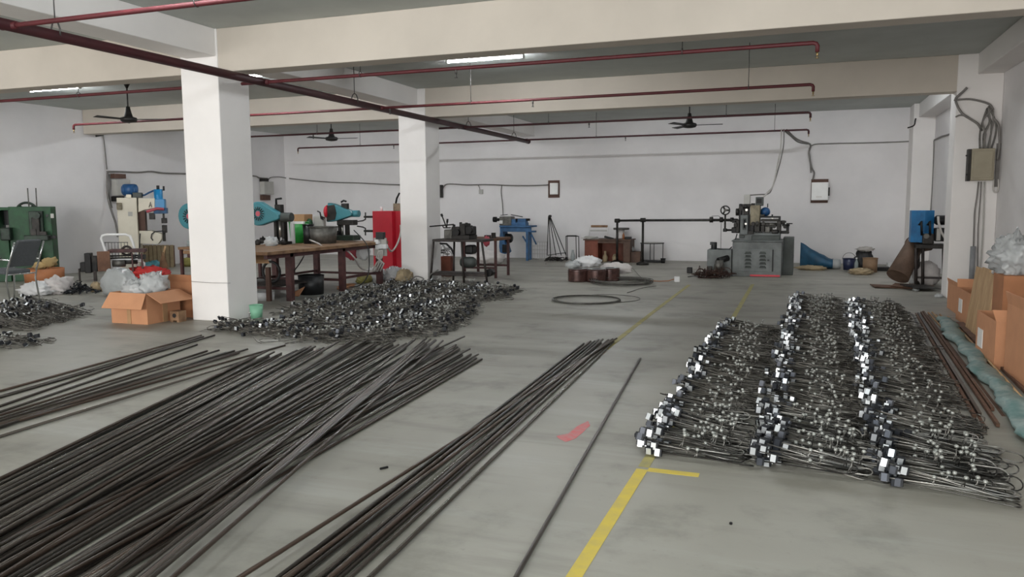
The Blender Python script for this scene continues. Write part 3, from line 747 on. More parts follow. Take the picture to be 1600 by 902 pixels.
# office chair at the left edge, facing left
t = thing('office_chair', 'grey fabric chair with chrome frame at the left edge', 'chair', (-11.45, 8.75, 0))
cx, cy = -11.42, 8.75
B().obx((cx-.2, cy, .47), (.46, .44, .06), 0, 0, .05).build('seat', 'chair_grey', t, .025)
b = B(); b.quad((cx+.06, cy-.22, .56), (cx+.06, cy+.22, .56), (cx+.30, cy+.2, .97), (cx+.30, cy-.2, .97), .045)
b.build('backrest', 'chair_grey', t, .02)
for s in (-1, 1):
    yy = cy+s*.245
    B().tube([(cx+.14, yy, 0), (cx+.08, yy, .35), (cx+.12, yy, .5), (cx+.20, yy, .66), (cx+.31, yy, .93)], .013, 8).build('side_frame', 'chrome', t)
    B().tube([(cx-.42, yy, 0), (cx-.38, yy, .42), (cx-.36, yy, .66)], .013, 8).build('leg', 'chrome', t)
    B().tube([(cx-.40, yy, .665), (cx-.1, yy, .67), (cx+.2, yy, .655)], .013, 8).build('arm_tube', 'chrome', t)
    B().obx((cx-.15, yy, .685), (.28, .05, .03)).build('arm_pad', 'plastic_black', t, .01)
B().tube([(cx-.38, cy-.245, .43), (cx-.38, cy+.245, .43)], .011, 8).build('cross_bar', 'chrome', t)
B().tube([(cx+.1, cy-.245, .43), (cx+.1, cy+.245, .43)], .011, 8).build('cross_bar', 'chrome', t)

# round carton tub with crumpled paper
Y = 10.9; c = W(70, 437, Y); c.z = 0; k = mpp(70, 430, Y); r = 20*k
t = thing('round_tub', 'orange-brown round tub full of crumpled paper by the green press', 'tub', c)
b = B().lathe([(0, .01), (r*.98, 0), (r*1.03, .3), (r*.99, .3), (r*.95, .02), (0, .02)], c, 26); b.build('tub', 'tub_orange', t)
for i, (dx, dy, dz, s) in enumerate(((-.1, 0, .34, .12), (.02, -.06, .36, .1), (.12, .02, .41, .14))):
    B().blob(c+Vector((dx, dy, dz)), (s, s*.8, s*.6), i+3, .45, 14, 2.2, None, True).build('crumpled_paper', 'paper_tan', t)

# clutter bags on the floor at left
def bag(px, py0, py1, half, Y, seed, mt, label, name='plastic_bag', amp=.35, dy=.25, sharp=True, cat='plastic bag', extra=()):
    c = W(px, py1, Y); k = mpp(px, py1, Y); h = (py1-py0)*k; z0 = max(0, c.z) if extra == () else extra[0]
    if extra == (): z0 = 0
    b = B().blob((c.x, Y, z0+h*.42), (half*k, dy, h*.56), seed, amp, 24, 2.1, z0, sharp)
    return tag(b.build(name, mt), label, cat)
bag(60, 441, 456, 19, 9.5, 2, 'plastic_white', 'white plastic bag of parts lying left of the dark scrap heap')
bag(92, 436, 455, 13, 9.75, 5, 'sack_white', 'knotted white plastic bag with reddish parts beside the dark scrap')
bag(188, 421, 455, 27, 9.75, 8, 'plastic_grey', 'upright grey plastic bag in front of the wooden work stand', amp=.18, dy=.16)
tag(B().blob((-7.95, 7.72, .40), (.2, .16, .12), 11, .35, 24, 2.1, None, True).build('plastic_bag', 'plastic_clear'), 'low clear plastic bag on the left inside the open carton', 'plastic bag')
tag(B().blob((-7.76, 7.8, .46), (.16, .16, .15), 14, .4, 24, 2.1, None, True).build('plastic_bag', 'plastic_clear'), 'taller clear plastic bag sticking out of the open carton', 'plastic bag')
b = B(); rr = random.Random(8); c0 = FL(118, 459)
for i in range(260):
    q = rr.random(); a = rr.uniform(0, 6.28); x = c0.x+math.cos(a)*q*.42-.05; y = c0.y+math.sin(a)*q*.3+.1
    if i > 200: x -= rr.uniform(.2, .5); q = .95
    z = .02+(1-q)*.2*rr.random()
    b.obx((x, y, z), (rr.uniform(.02, .06), rr.uniform(.01, .03), rr.uniform(.008, .03)), rr.uniform(0, 3), rr.uniform(-.6, .6), rr.uniform(-.6, .6))
o = b.build('metal_scrap', 'scrap_dark'); tag(o, 'heap of small dark metal clips on the floor beside the white bags', 'scrap'); o['kind'] = 'stuff'
c = FL(152, 452); b = B().obx((c.x, c.y, .006), (.36, .3, .008), .3); tag(b.build('cardboard_sheet', 'cardboard_tan'), 'flat piece of brown cardboard beside the dark scrap', 'cardboard')
bag(150, 440, 452, 6, 10.1, 21, 'cloth_tan', 'small tan rag on the flat cardboard', 'rag', cat='rag', dy=.08)

# wooden work stand with motor and shafts
turn(38); Y = 17.2
t = thing('work_stand', 'low work stand with plywood side, black vise and motor', 'machine', flat(W(175, 437, Y)))
B().pb(152, 393, 172, 424, Y-.1, .05).build('plywood_panel', 'plywood', t, .006)
B().pb(168, 390, 226, 395, Y, .4).build('top_plank', 'leg_maroon', t, .005)
for q in (401, 404.5): B().ph(140, 226, q, 1.3, Y+.08).build('shaft', 'iron_dark', t)
B().pb(132, 396, 142, 427, Y, .25).build('vise_body', 'iron_black', t, .01)
B().pb(125, 410, 152, 425, Y+.05, .2).build('vise_base', 'iron_black', t, .01)
B().pb(142, 400, 152, 413, Y+.05, .12).build('vise_jaw', 'iron_dark', t, .01)
B().ph(176, 196, 412, 6, Y+.05).build('motor', 'iron_grey', t)
B().ph(190, 215, 410, 3.5, Y+.06).build('gear_shaft', 'iron_dark', t)
for x, y in ((124, 436), (166, 438), (207, 431), (222, 431)): B().pb(x-1.2, 396 if x > 130 else 420, x+1.2, y, Y+.02, .04).build('leg', 'leg_maroon' if x > 200 else 'leg_dark', t)
B().pb(146, 424, 151, 438, Y, .05).build('leg', 'leg_dark', t)
B().pb(124, 419, 168, 421, Y+.1, .04).build('lower_rail', 'leg_dark', t)
k = mpp(198, 393, Y); B().ring(W(198, 392, Y+.15), 7.5*k, 2*k).build('belt_wheel', 'leg_dark', t)
for x in (206, 215, 222): B().pb(x, 398, x+5, 405, Y+.04, .1).build('clamp', 'iron_black', t)

# white tube chair behind it
Y = 17.7
t = thing('white_chair', 'white tube-framed chair behind the low work stand', 'chair', flat(W(195, 430, Y)))
B().pt([(169, 405), (164, 390), (158, 373), (160, 368.5), (166, 367), (196, 366.5), (203, 369), (207, 378), (212, 396), (215, 408)], Y, .026, 8).build('back_frame', 'white_paint', t)
for x in range(164, 200, 5): B().pt([(x, 379), (x+2, 404)], Y+.01, .006, 5).build('back_wire', 'hanger_grey', t)
B().pt([(163, 379), (200, 379)], Y+.01, .008, 5).build('back_rail', 'hanger_grey', t)
B().pb(168, 404, 222, 407, Y-.42, .42).build('seat', 'plastic_white', t, .01)
B().pt([(197, 409.5, Y-.4), (222, 408, Y-.4), (225, 411, Y-.4), (225, 441, Y-.4)], Y, .024, 8).build('leg', 'white_paint', t)
B().pt([(170, 408, Y-.4), (170, 441, Y-.4)], Y, .024, 8).build('leg', 'white_paint', t)
for x in (170, 214): B().pt([(x, 406), (x+1, 433)], Y, .022, 8).build('leg', 'white_paint', t)

# spot welder
Y = 19.25
t = thing('spot_welder', 'cream C-frame spot welder with blue motor and blue cylinder', 'machine', flat(W(205, 418, Y)))
B().pb(185, 309, 216, 421, Y, .6).build('column_body', 'machine_cream', t, .015)
b = B(); P = lambda x, y: (W(x, y, Y).dot(FE), W(x, y, Y).z)
b.prismf([P(215, 310), P(241, 310), P(241, 325), P(226, 328), P(215, 332)][::-1], Y+.08, Y+.5).build('upper_arm', 'machine_cream', t, .01)
b = B(); b.prismf([P(215, 361), P(236, 361), P(252, 366), P(252, 374), P(246, 382), P(215, 381)][::-1], Y+.08, Y+.5).build('lower_arm', 'machine_cream', t, .01)
B().pb(216, 330, 227, 362, Y+.12, .3).build('throat_plate', 'board_brown', t)
k = mpp(203, 296, Y); c = W(190, 297, Y+.25); q_ = 26*k
b = B()
for (u0, r0), (u1, r1) in (((0, 6), (.08, 9)), ((.08, 9), (.2, 10.5)), ((.2, 10.5), (.78, 10.5)), ((.78, 10.5), (.92, 9.3)), ((.92, 9.3), (1, 6))): b.cyl(c+FE*q_*u0, c+FE*q_*u1, r0*k, r1*k, 22)
b.build('motor', 'motor_blue', t)
B().pb(207, 301, 221, 309, Y+.12, .25).build('motor_foot', 'mach_dark', t, .01)
B().pb(197, 304, 205, 309, Y+.1, .25).build('valve_block', 'machine_cream', t, .005)
B().pb(182, 317, 190, 328, Y-.06, .06).build('air_regulator', 'oily_cream', t, .008)
B().pb(200, 331, 207, 338, Y-.005, .005).build('name_plate', 'panel_grey', t)
B().pv(248.5, 296, 325, 7, Y+.28, 18).build('air_cylinder', 'cyl_blue', t)
B().pb(240, 311, 257, 326, Y+.1, .36).build('cylinder_mount', 'cyl_blue', t, .01)
B().pv(247, 290, 297, 2.5, Y+.28).build('fitting', 'plastic_black', t)
B().pv(256, 291, 298, 1.6, Y+.28).build('fitting', 'plastic_black', t)
B().pt([(240, 298), (233, 301), (226, 305), (218, 306)], Y+.28, .022).build('air_hose', 'motor_blue', t)
B().pb(240, 325, 260, 334, Y+.1, .36).build('clamp_plate', 'stand_blue', t, .01)
B().pt([(229, 331), (236, 329), (245, 326), (256, 327)], Y+.06, .035).build('red_shunt', 'pink_red', t)
B().pb(233, 333, 241, 343, Y+.1, .2).build('terminal_block', 'iron_dark', t, .005)
B().pv(256, 332, 343, 1.6, Y+.28).build('electrode_rod', 'iron_grey', t)
B().pb(252, 341, 260, 349, Y+.18, .2).build('electrode_holder', 'iron_dark', t, .006)
B().pb(253, 352, 260, 364, Y+.18, .2).build('electrode_holder', 'iron_dark', t, .006)
B().pv(257, 364, 377, 2.4, Y+.28).build('lower_electrode', 'iron_grey', t)
B().pt([(219, 362), (230, 361), (243, 362), (256, 361)], Y+.1, .014).build('hose', 'plastic_black', t)
B().pt([(242, 362), (237, 366), (236, 372), (239, 376)], Y+.05, .012).build('hose', 'plastic_black', t)
B().pt([(219, 365), (218, 385), (217, 408)], Y-.04, .012).build('power_cord', 'plastic_black', t)
# writing on the arm: a small letter A
b = B(); b.pt([(233, 324), (235, 315.5), (237, 324)], Y+.07, .008, 5); b.pt([(234, 321), (236.4, 321)], Y+.07, .008, 5); b.build('painted_letter', 'plastic_black', t)

# things around the welder
b = B()
t = thing('wooden_crate', 'pale slatted wooden crate right of the spot welder', 'crate', flat(W(245, 405, 20.4)))
for i in range(8): B().pb(220+i*6.5, 383, 225.6+i*6.5, 414, 20.4, .03).build('slat', 'cloth_tan', t)
B().pb(220, 385, 271, 414, 20.44, .35).build('body', 'plywood', t)
turn(); Y = 13.0; c = W(256, 419, Y); c.z = 0; k = mpp(256, 410, Y)
t = thing('straw_broom', 'straw broom leaning upright near the red cloth', 'broom', c)
B().lathe([(7*k, 0), (6*k, .12), (4*k, .3), (2*k, .42), (1.2*k, .5)], c, 12).build('straw_bundle', 'bench_wood', t)
B().cyl(c+Vector((0, 0, .42)), c+Vector((.02, .05, .62)), .02).build('handle', 'plank_wood', t)
bag(232, 416, 431, 28, 12.35, 31, 'cloth_red', 'crumpled red cloth on the floor behind the white chair', 'red_cloth', cat='cloth', dy=.3)
bag(252, 424, 433, 11, 12.6, 33, 'cloth_tan', 'small tan bundle beside the red cloth', 'cloth_bundle', cat='cloth', dy=.15)
bag(240, 404, 417, 10, 13.7, 35, 'teal', 'dark teal bundle behind the red cloth', 'cloth_bundle', cat='cloth', dy=.2)

# open carton by the near column
t = carton(-8.12, -7.54, 7.45, 8.0, .385, 'open orange carton with spread flaps left of the near column', flaps=(('f', .22, -58), ('r', .27, -25), ('b', .2, -50), ('l', .2, -60)), tape=[(-7.86, -7.80, 7.444, 7.4495, .0, .34)], rz=0)
B().bx(-7.5395, -7.534, 7.70, 7.78, 0, .26).build('tape', 'cardboard_tan', t)
carton(-7.8, -7.36, 8.12, 8.5, .47, 'darker brown carton standing behind the open orange carton', 'cardboard_dark', flaps=(('f', .1, 70),))
t = thing('wooden_block', 'small wooden block with a dark hole beside the near column', 'block', (-7.36, 7.78, 0))
B().bx(-7.45, -7.31, 7.72, 7.86, .02, .14).build('block', 'bench_wood', t, .008)
B().cyl((-7.375, 7.715, .085), (-7.375, 7.725, .085), .028).build('hole', 'plastic_black', t)
for x in (-7.43, -7.33): B().bx(x-.02, x+.02, 7.73, 7.85, 0, .02).build('foot', 'bench_wood', t)
c = FL(401, 499); t = thing('green_cup', 'small pale green bucket at the foot of the near column', 'bucket', c)
B().lathe([(0, .004), (.068, 0), (.088, .185), (.082, .185), (.062, .01), (0, .01)], c, 20).build('bucket', 'cup_green', t)
B().torus(c+Vector((0, 0, .185)), .087, .004, 'Z', 22, 5).build('rim', 'cup_green', t)

# table left of the near column
def table(name, label, x0, x1, y0, y1, z, mtop, mleg, lw=.05, th=.05, rails=True):
    t = thing(name, label, 'table', ((x0+x1)/2, (y0+y1)/2, 0))
    B().bx(x0, x1, y0, y1, z-th, z).build('table_top', mtop, t, .004)
    for x in (x0+.02, x1-.02-lw):
        for y in (y0+.02, y1-.02-lw): B().bx(x, x+lw, y, y+lw, 0, z-th).build('leg', mleg, t)
    if rails:
        B().bx(x0+.03, x1-.03, y0+.03, y0+.06, .18, .22).build('rail', mleg, t)
        B().bx(x0+.03, x1-.03, y1-.06, y1-.03, .18, .22).build('rail', mleg, t)
    return t
table('side_table', 'maroon table mostly hidden behind the near column', W(278, 395, 11.9).x, -9.3, 11.9, 13.0, .68, 'bench_wood', 'leg_maroon', rails=False)
bag(293, 400, 411, 9, 15.2, 41, 'yellow_bag', 'yellowish bundle on the floor beyond the maroon table', 'cloth_bundle', cat='cloth', dy=.15)
tag(B().cyl((W(296, 388, 12.2).x, 12.2, .68), (W(296, 388, 12.2).x, 12.2, .79), .045).build('glass_jar', 'glassy'), 'small glass jar on the maroon table', 'jar')
# ------------------------------------------------------------------ work bench with presses
BZ = .79
t = thing('work_bench', 'long wooden work bench on maroon steel legs between the columns', 'bench', (-7.95, 11.2, 0))
for i in range(4):
    x0 = -8.75+i*.385; B().bx(x0, x0+.378, 9.4, 12.95, BZ-.05, BZ).build('top_plank', 'bench_wood', t, .004)
B().bx(-8.72, -8.66, 9.45, 12.9, BZ-.11, BZ-.05).build('apron_rail', 'leg_maroon', t)
B().bx(-7.32, -7.26, 9.45, 12.9, BZ-.11, BZ-.05).build('apron_rail', 'leg_maroon', t)
for x in (-8.72, -7.36):
    for y in (10.0, 11.46, 12.72): B().bx(x, x+.10, y, y+.08, 0, BZ-.05).build('leg', 'leg_maroon', t)
for y in (10.04, 11.5, 12.76): B().bx(-8.65, -7.3, y-.02, y+.02, .17, .21).build('cross_rail', 'leg_maroon', t)
B().bx(-7.33, -7.29, 11.5, 12.76, .2, .24).build('stretcher', 'leg_maroon', t)
B().bx(-8.68, -8.64, 10.0, 12.76, .2, .24).build('stretcher', 'leg_maroon', t)

def press(px, py, rpx, tip, Y, base_z, label, face='front'):
    k = mpp(px, py, Y); c = W(px, py, Y); r = rpx*k; L = (tip-px)*k
    t = thing('bench_press', label, 'machine', (c.x+L*.6, Y, base_z), 'small presses with teal belt guards')
    b = B(); poly = []
    for i in range(19):
        a = R(75+210*i/18); poly.append((c.x+r*math.cos(a), c.z+r*math.sin(a)))
    poly += [(c.x+L, c.z-r*.45-.0), (c.x+L*1.02, c.z-r*.1), (c.x+L*.9, c.z+r*.12)]
    b.prism(poly, Y-.07, Y+.07).build('belt_guard', 'teal', t, .02)
    g = B().cyl((c.x+r*.12, Y-.078, c.z), (c.x+r*.12, Y-.072, c.z), r*.62, n=24).build('vent_disc', 'teal', t)
    b = B()
    for i in range(16):
        a = 2*math.pi*i/16; d = Vector((math.cos(a), 0, math.sin(a))); q = Vector((c.x+r*.12, Y-.082, c.z)); b.cyl(q+d*r*.3, q+d*r*.58, r*.045, n=5)
    b.build('vent_slots', 'plastic_black', g)
    B().cyl((c.x+r*.12, Y-.09, c.z), (c.x+r*.12, Y-.074, c.z), r*.22).build('hub', 'pink_red', g)
    B().cyl((c.x+L*.95, Y+.05, c.z-r*.3), (c.x+L*1.45, Y+.05, c.z-r*.3), r*.38, n=16).build('motor', 'mach_dark', t, .01)
    xb = c.x+L*.72
    B().bx(xb-.12, xb+.12, Y+.08, Y+.3, base_z+.0, base_z+.05).build('base', 'iron_dark', t, .01)
    for s in (-1, 1): B().bx(xb+s*.08-.025, xb+s*.08+.025, Y+.1, Y+.2, base_z+.05, c.z-r*.5).build('frame_post', 'iron_dark', t, .005)
    B().bx(xb-.14, xb+.14, Y+.07, Y+.25, c.z-r*.62, c.z-r*.2).build('head', 'iron_dark', t, .01)
    B().bx(xb-.07, xb+.05, Y+.09, Y+.2, c.z-r*.2, c.z+r*.75).build('ram_guide', 'iron_dark', t, .01)
    B().tube([(xb-.05, Y+.12, c.z+r*.7), (xb-.05, Y+.12, c.z+r*1.2), (xb+.06, Y+.12, c.z+r*1.25)], .02, 6).build('lever', 'iron_black', t)
    B().cyl((xb, Y+.14, base_z+.12), (xb, Y+.14, c.z-r*.6), .03).build('ram', 'steel_bright', t)
    return t
press(406, 334, 15.5, 438, 11.25, BZ, 'teal belt-guarded bench press just right of the near column')
press(298, 338, 16, 330, 12.2, .68, 'teal belt-guarded press peeking out left of the near column')
# third press turned: its guard is seen from the side
Y = 12.62
t = thing('bench_press', 'teal bench press with red wheel edge, left of the red cabinet', 'machine', (W(535, 376, Y).x, Y, BZ), 'small presses with teal belt guards')
b = B(); P = lambda x, y: (W(x, y, Y).x, W(x, y, Y).z)
b.prism([P(514, 317), P(523, 319), P(548, 329), P(552, 333), P(551, 337), P(528, 345), P(513, 347)][::-1], Y-.05, Y+.1).build('belt_guard', 'teal', t, .012)
b = B(); b.prism([P(513, 322), P(525, 320), P(528, 333), P(526, 343), P(513, 346)][::-1], Y-.062, Y-.05).build('dark_vent', 'iron_dark', t)
k = mpp(512, 332, Y); b = B(); c = W(513, 331, Y+.02)
b.lathe([(0, -.03), (8.5*k, -.03), (9.5*k, 0), (8.5*k, .03), (0, .03)], c, 20, 'X').build('red_wheel', 'cab_red', t)
B().ph(549, 561, 334, 4.6, Y+.05).build('motor', 'teal', t)
B().pb(533, 318, 542, 330, Y, .08).build('ram_guide', 'iron_dark', t, .006)
B().pt([(533, 316), (537, 313.5), (541, 315)], Y+.03, .018).build('lever', 'iron_black', t)
B().pb(526, 344, 552, 352, Y-.02, .16).build('head', 'iron_dark', t, .01)
for x in (530, 541): B().pb(x-2, 350, x+2, 371, Y+.02, .08).build('frame_post', 'iron_dark', t)
B().pv(535.5, 352, 368, 1.6, Y+.04).build('ram', 'steel_bright', t)
B().pb(520, 368, 552, 376, Y-.1, .26).build('base', 'oily_green', t, .01)
B().pc(527, 364, 3, Y-.06, .05).build('hand_knob', 'iron_black', t)

def bucket(px, y0, y1, rp, Y, mt, label, z0=None, name='bucket', taper=.85, handle=False, cat='bucket'):
    k = mpp(px, y1, Y); c = W(px, y1, Y)
    if z0 is not None: c.z = z0
    else: c.z = 0
    h = (y1-y0)*k; r = rp*k
    t = thing(name, label, cat, c)
    B().lathe([(0, .004), (r*taper, 0), (r, h), (r*.95, h), (r*taper*.95, .01), (0, .012)], c, 22).build('body', mt, t)
    B().torus(c+Vector((0, 0, h)), r, .008, 'Z', 24, 5).build('rim', mt, t)
    if handle: B().torus(c+Vector((0, 0, h)), r*1.0, .005, 'Y', 16, 4, 0, math.pi).build('handle', 'hanger_grey', t)
    return t
bucket(468, 352, 379, 13, 12.0, 'bucket_green', 'bright green bucket on the work bench', BZ)
tag(B().lathe([(0, 0), (.07, 0), (.075, .3), (.06, .38), (.02, .42), (0, .42)], (W(482, 378, 12.7).x, 12.75, BZ), 18).build('green_can', 'steel_green'), 'tall dark green can standing behind the bench items', 'can')
bucket(505, 355, 377, 19.5, 11.9, 'iron_grey', 'wide scratched metal tub on the work bench', BZ, 'metal_tub', .86, cat='tub')
bucket(482, 352, 377, 7, 11.75, 'plastic_black', 'black pot wedged between green bucket and metal tub', BZ, 'black_pot', .9, cat='pot')
t = thing('white_bracket', 'white angle bracket standing on the bench before the green bucket', 'bracket', FL(457, 381, BZ))
Y = FL(457, 381, BZ).y
B().pb(453.5, 349, 458.5, 381, Y, .05).build('upright', 'white_paint', t, .004)
B().pb(453.5, 346, 474, 350, Y, .05).build('top_bar', 'white_paint', t, .004)
bag(424, 371, 383, 9, 10.9, 51, 'plastic_clear', 'clear plastic ball of wrap on the bench below the teal press', extra=(BZ,), dy=.1)
for i, (px, py, s) in enumerate(((403, 379, 4), (411, 377, 5), (443, 379, 4))):
    c = FL(px, py+4, BZ); k = mpp(px, py, c.y)
    tag(B().blob((c.x, c.y, BZ+s*k*.8), (s*k, s*k*.8, s*k), i, .4, 10, 2, BZ).build('machine_part', 'iron_dark'), ['dark machine part on the bench next to the near column', 'second dark machine part on the bench beside the plastic wrap', 'dark machine part on the bench below the green bucket'][i], 'machine part')
t = thing('purple_bag', 'stiff lilac bag standing on the bench behind the metal tub', 'bag', (W(497, 355, 12.8).x, 12.85, BZ))
B().bx(W(489, 355, 12.8).x, W(506, 355, 12.8).x, 12.8, 12.9, BZ, W(497, 337, 12.8).z).build('bag', 'panel_grey', t, .03)
B().pt([(496, 330), (500, 332), (502, 342), (505, 344), (503, 338), (507, 341)], 12.79, .014).build('strap', 'plastic_black', t)
tag(B().bx(W(458, 360, 12.6).x, W(475, 360, 12.6).x, 12.62, 12.9, BZ, W(466, 335, 12.6).z).build('cardboard_box', 'cardboard_tan', bevel=.01), 'tan carton standing on the bench behind the green bucket', 'box')
# hanging cardboard, tub and bits below the bench
b = B(); b.quad(FL(400, 392, .76)+Vector((0, -.02, 0)), FL(414, 392, .76)+Vector((0, -.02, 0)), W(421, 411, 9.35), W(400, 411, 9.35), .006)
tag(b.build('cardboard_sheet', 'cardboard_tan'), 'bent sheet of cardboard hanging off the bench end', 'cardboard')
bucket(487, 438, 463, 17, 10.95, 'plastic_black', 'wide black tub under the work bench', None, 'black_tub', .93, cat='tub')
tag(B().pb(456, 432, 478, 440, 11.1, .25).build('white_carton', 'label_white', bevel=.005), 'flat white carton under the work bench', 'box').location.z = .2
b = B(); q = FL(460, 463); b.quad(q+Vector((-.12, 0, 0)), q+Vector((.1, -.02, 0)), q+Vector((.12, .12, .14)), q+Vector((-.06, .12, .06)), .01)
tag(b.build('orange_rag', 'cardboard'), 'orange scrap of cloth leaning on the black tub', 'cloth')
t = thing('white_tub', 'white round tub behind the column under the bench', 'tub', FL(414, 470)); c = FL(414, 469); B().lathe([(0, 0), (.14, 0), (.15, .13), (.14, .13), (.13, .01), (0, .01)], c, 20).build('body', 'plastic_white', t)
t = thing('rubber_hoop', 'black rubber hoop leaning under the bench end', 'hoop', FL(424, 462))
c = W(424, 425, 10.3); B().torus(c, .16, .022, 'Y', 26, 6).build('hoop', 'rubber', t)
B().pb(415, 418, 421, 462, 9.9, .05).build('prop_board', 'board_brown', t)
tag(B().bx(-8.55, -7.5, 10.06, 10.9, .212, .235).build('shelf_board', 'leg_dark'), 'dark shelf board lying on the bench rails', 'board')
cable([FLp for FLp in [(484, 375, 11.6), (500, 382, 11.3), (508, 391, 11.0), (520, 389, 11.4), (535, 387, 11.7), (553, 402, 11.8), (565, 420, 12.2), (590, 424, 12.6)]], .014, 'cable_white', 'white hose drooping over the front of the bench')
cable([(475, 400, 11.2), (466, 415, 10.9), (452, 432, 10.7), (447, 436, 10.8)], .01, 'plastic_black', 'black cable hanging under the bench')
cable([(553, 360, 12.4), (565, 372, 12.2), (574, 385, 12.0), (577, 410, 11.9), (574, 432, 11.7), (562, 446, 11.5), (546, 449, 11.4)], .01, 'plastic_black', 'black cable falling from the bench end to the floor')
# socket block at the bench end with hoses
Y = 12.5
t = thing('socket_board', 'board with white sockets and hoses at the bench end', 'socket board', W(593, 385, Y))
B().pb(584, 372, 603, 400, Y+.06, .04).build('board', 'panel_grey', t)
for x, y in ((588, 379), (594, 386), (589, 387), (600, 386)): B().pb(x-3, y-4, x+3, y+3, Y-.02, .08).build('socket', 'plastic_white', t, .01)
B().pb(587, 363, 598, 374, Y, .1).build('black_switch', 'plastic_black', t)
for i in range(4): B().pt([(592+i*2, 391), (588+i*3, 402), (600-i*4, 412), (594-i*4, 424)], Y-.05+.02*i, .016).build('hose', 'cable_white', t)
for i, (px, mt, lab) in enumerate(((547, 'pink_red', 'pinkish plastic bag hanging behind the bench end'), (565, 'plastic_white', 'white and teal plastic bag hanging behind the bench end'))):
    c = W(px, 395, 12.55); tag(B().blob((c.x, 12.6, .61), (.13, .1, .16), 70+i, .2, 18, 2).build('plastic_bag', mt), lab, 'plastic bag')
bag(570, 429, 440, 7, 12.9, 74, 'yellow_bag', 'small yellow plastic bag on the floor behind the bench leg')
bag(585, 423, 440, 15, 13.3, 75, 'plastic_white', 'white plastic bag on the floor below the socket board')
bag(617, 422, 441, 12, 13.4, 76, 'plastic_clear', 'crumpled clear plastic bag between bench and far column')
bag(632, 424, 444, 8, 12.95, 77, 'cloth_tan', 'tan dusty bag against the foot of the far column', cat='bag', name='dusty_bag')
bag(541, 441, 447, 5, 11.9, 78, 'cardboard', 'small orange brick-like lump on the floor by the bench leg', cat='rubble', name='rubble_lump', sharp=False)
cable([(640, 440, 12.9), (650, 432, 12.8), (662, 436, 12.7), (655, 442, 12.6), (668, 444, 12.6), (672, 430, 13.0), (685, 422, 13.2)], .012, 'cable_grey', 'grey cable looping on the floor at the far column')

# red cabinet
Y = 15.0
t = thing('red_cabinet', 'tall red steel cabinet left of the far column', 'cabinet', (W(605, 428, Y).x, Y+.3, 0))
x0, x1 = W(583, 380, Y).x, W(613, 380, Y).x; zt = W(600, 330, Y).z
b = B(); b.add([(x0, Y, 0), (x1, Y, 0), (x1+.1, Y+.55, 0), (x0+.1, Y+.55, 0), (x0, Y, zt), (x1, Y, zt), (x1+.1, Y+.55, zt), (x0+.1, Y+.55, zt)],
      [(3, 2, 1, 0), (4, 5, 6, 7), (0, 1, 5, 4), (1, 2, 6, 5), (2, 3, 7, 6), (3, 0, 4, 7)])
b.build('body', 'cab_red', t, .006)
B().bx(x1-.01, x1+.28, Y+.12, Y+.56, 0, zt).build('side_bay', 'cab_red', t, .006)
for q in (339, 361): B().ph(569, 583, q, 1.5, Y+.05).build('spindle', 'iron_dark', t)
for q, s in ((339, -1), (361, 1)):
    B().pt([(571, q-s*-7), (571, q), (571, q-s*4), (567, q-s*6), (558, q-s*7.5)], Y+.05, .015).build('crank_handle', 'iron_dark', t)
B().pb(588, 363, 598, 371, Y-.01, .02).build('switch_panel', 'plastic_black', t)
B().pv(596, 323, 330, 2, Y+.2).build('white_cap', 'white_paint', t)
B().pb(614, 318, 628, 330, Y+.2, .3).build('top_box', 'oily_cream', t, .01)
B().pt([(617, 325), (620, 310), (624, 302), (628, 303), (628, 318)], Y+.3, .02).build('top_lever', 'iron_black', t)
cable([(626, 352, 14.9), (626, 365, 14.8), (620, 383, 14.5), (611, 393, 14.0), (603, 380, 13.0)], .02, 'cable_white', 'white hose running from the red cabinet to the socket board')

# ------------------------------------------------------------------ dark bench machine right of the far column
Y = 13.3
t = thing('machine_stand', 'dark steel stand with a small lathe-like machine right of the far column', 'machine', (W(715, 440, Y).x, Y, 0))
Z = lambda zx, zy: (650+zx/6.94, 320+zy/6.94)
def q(zx0, zy0, zx1, zy1): return (*Z(zx0, zy0), *Z(zx1, zy1))
B().pb(*q(175, 378, 725, 404), Y, .55).build('stand_top', 'leg_dark', t, .005)
for (a, bb, yy) in (((190, 400), (158, 862), Y+.02), ((495, 404), (520, 872), Y+.02), ((714, 395), (772, 842), Y+.02), ((415, 404), (405, 830), Y+.5)):
    B().pt([Z(*a), Z(*bb)], yy, .022, 4).build('leg', 'leg_dark', t)
B().pb(*q(165, 745, 760, 775), Y+.05, .45).build('lower_shelf', 'leg_dark', t)
B().pb(*q(380, 330, 575, 382), Y+.05, .4).build('machine_base', 'iron_dark', t, .015)
B().pb(*q(470, 205, 530, 380), Y+.08, .3).build('headstock', 'iron_dark', t, .02)
B().pb(*q(530, 235, 600, 330), Y+.1, .26).build('gear_case', 'iron_black', t, .02)
B().pb(*q(380, 240, 470, 350), Y+.08, .25).build('cross_slide', 'iron_dark', t, .02)
B().pb(*q(300, 270, 390, 375), Y+.06, .3).build('apron', 'iron_grey', t, .02)
for zx, zy in ((478, 195), (540, 200), (595, 230), (405, 220)): B().pb(*q(zx-9, zy-5, zx+9, zy+45), Y+.15, .06).build('bolt_block', 'iron_black', t, .005)
B().pc(*Z(570, 270), 5, Y+.04, .08).build('pulley', 'iron_black', t)
B().pc(*Z(430, 300), 5, Y+.02, .08).build('dial', 'iron_black', t)
h = B().pt([Z(278, 110), Z(330, 245)], Y+.08, .012).build('lever', 'iron_dark', t)
B().pt([Z(274, 100), Z(284, 128)], Y+.08, .022).build('lever_grip', 'iron_black', h)
h = B().pt([Z(342, 158), Z(333, 245)], Y+.1, .012).build('lever', 'iron_dark', t)
B().pt([Z(342, 155), Z(338, 195)], Y+.1, .02).build('lever_grip', 'iron_black', h)
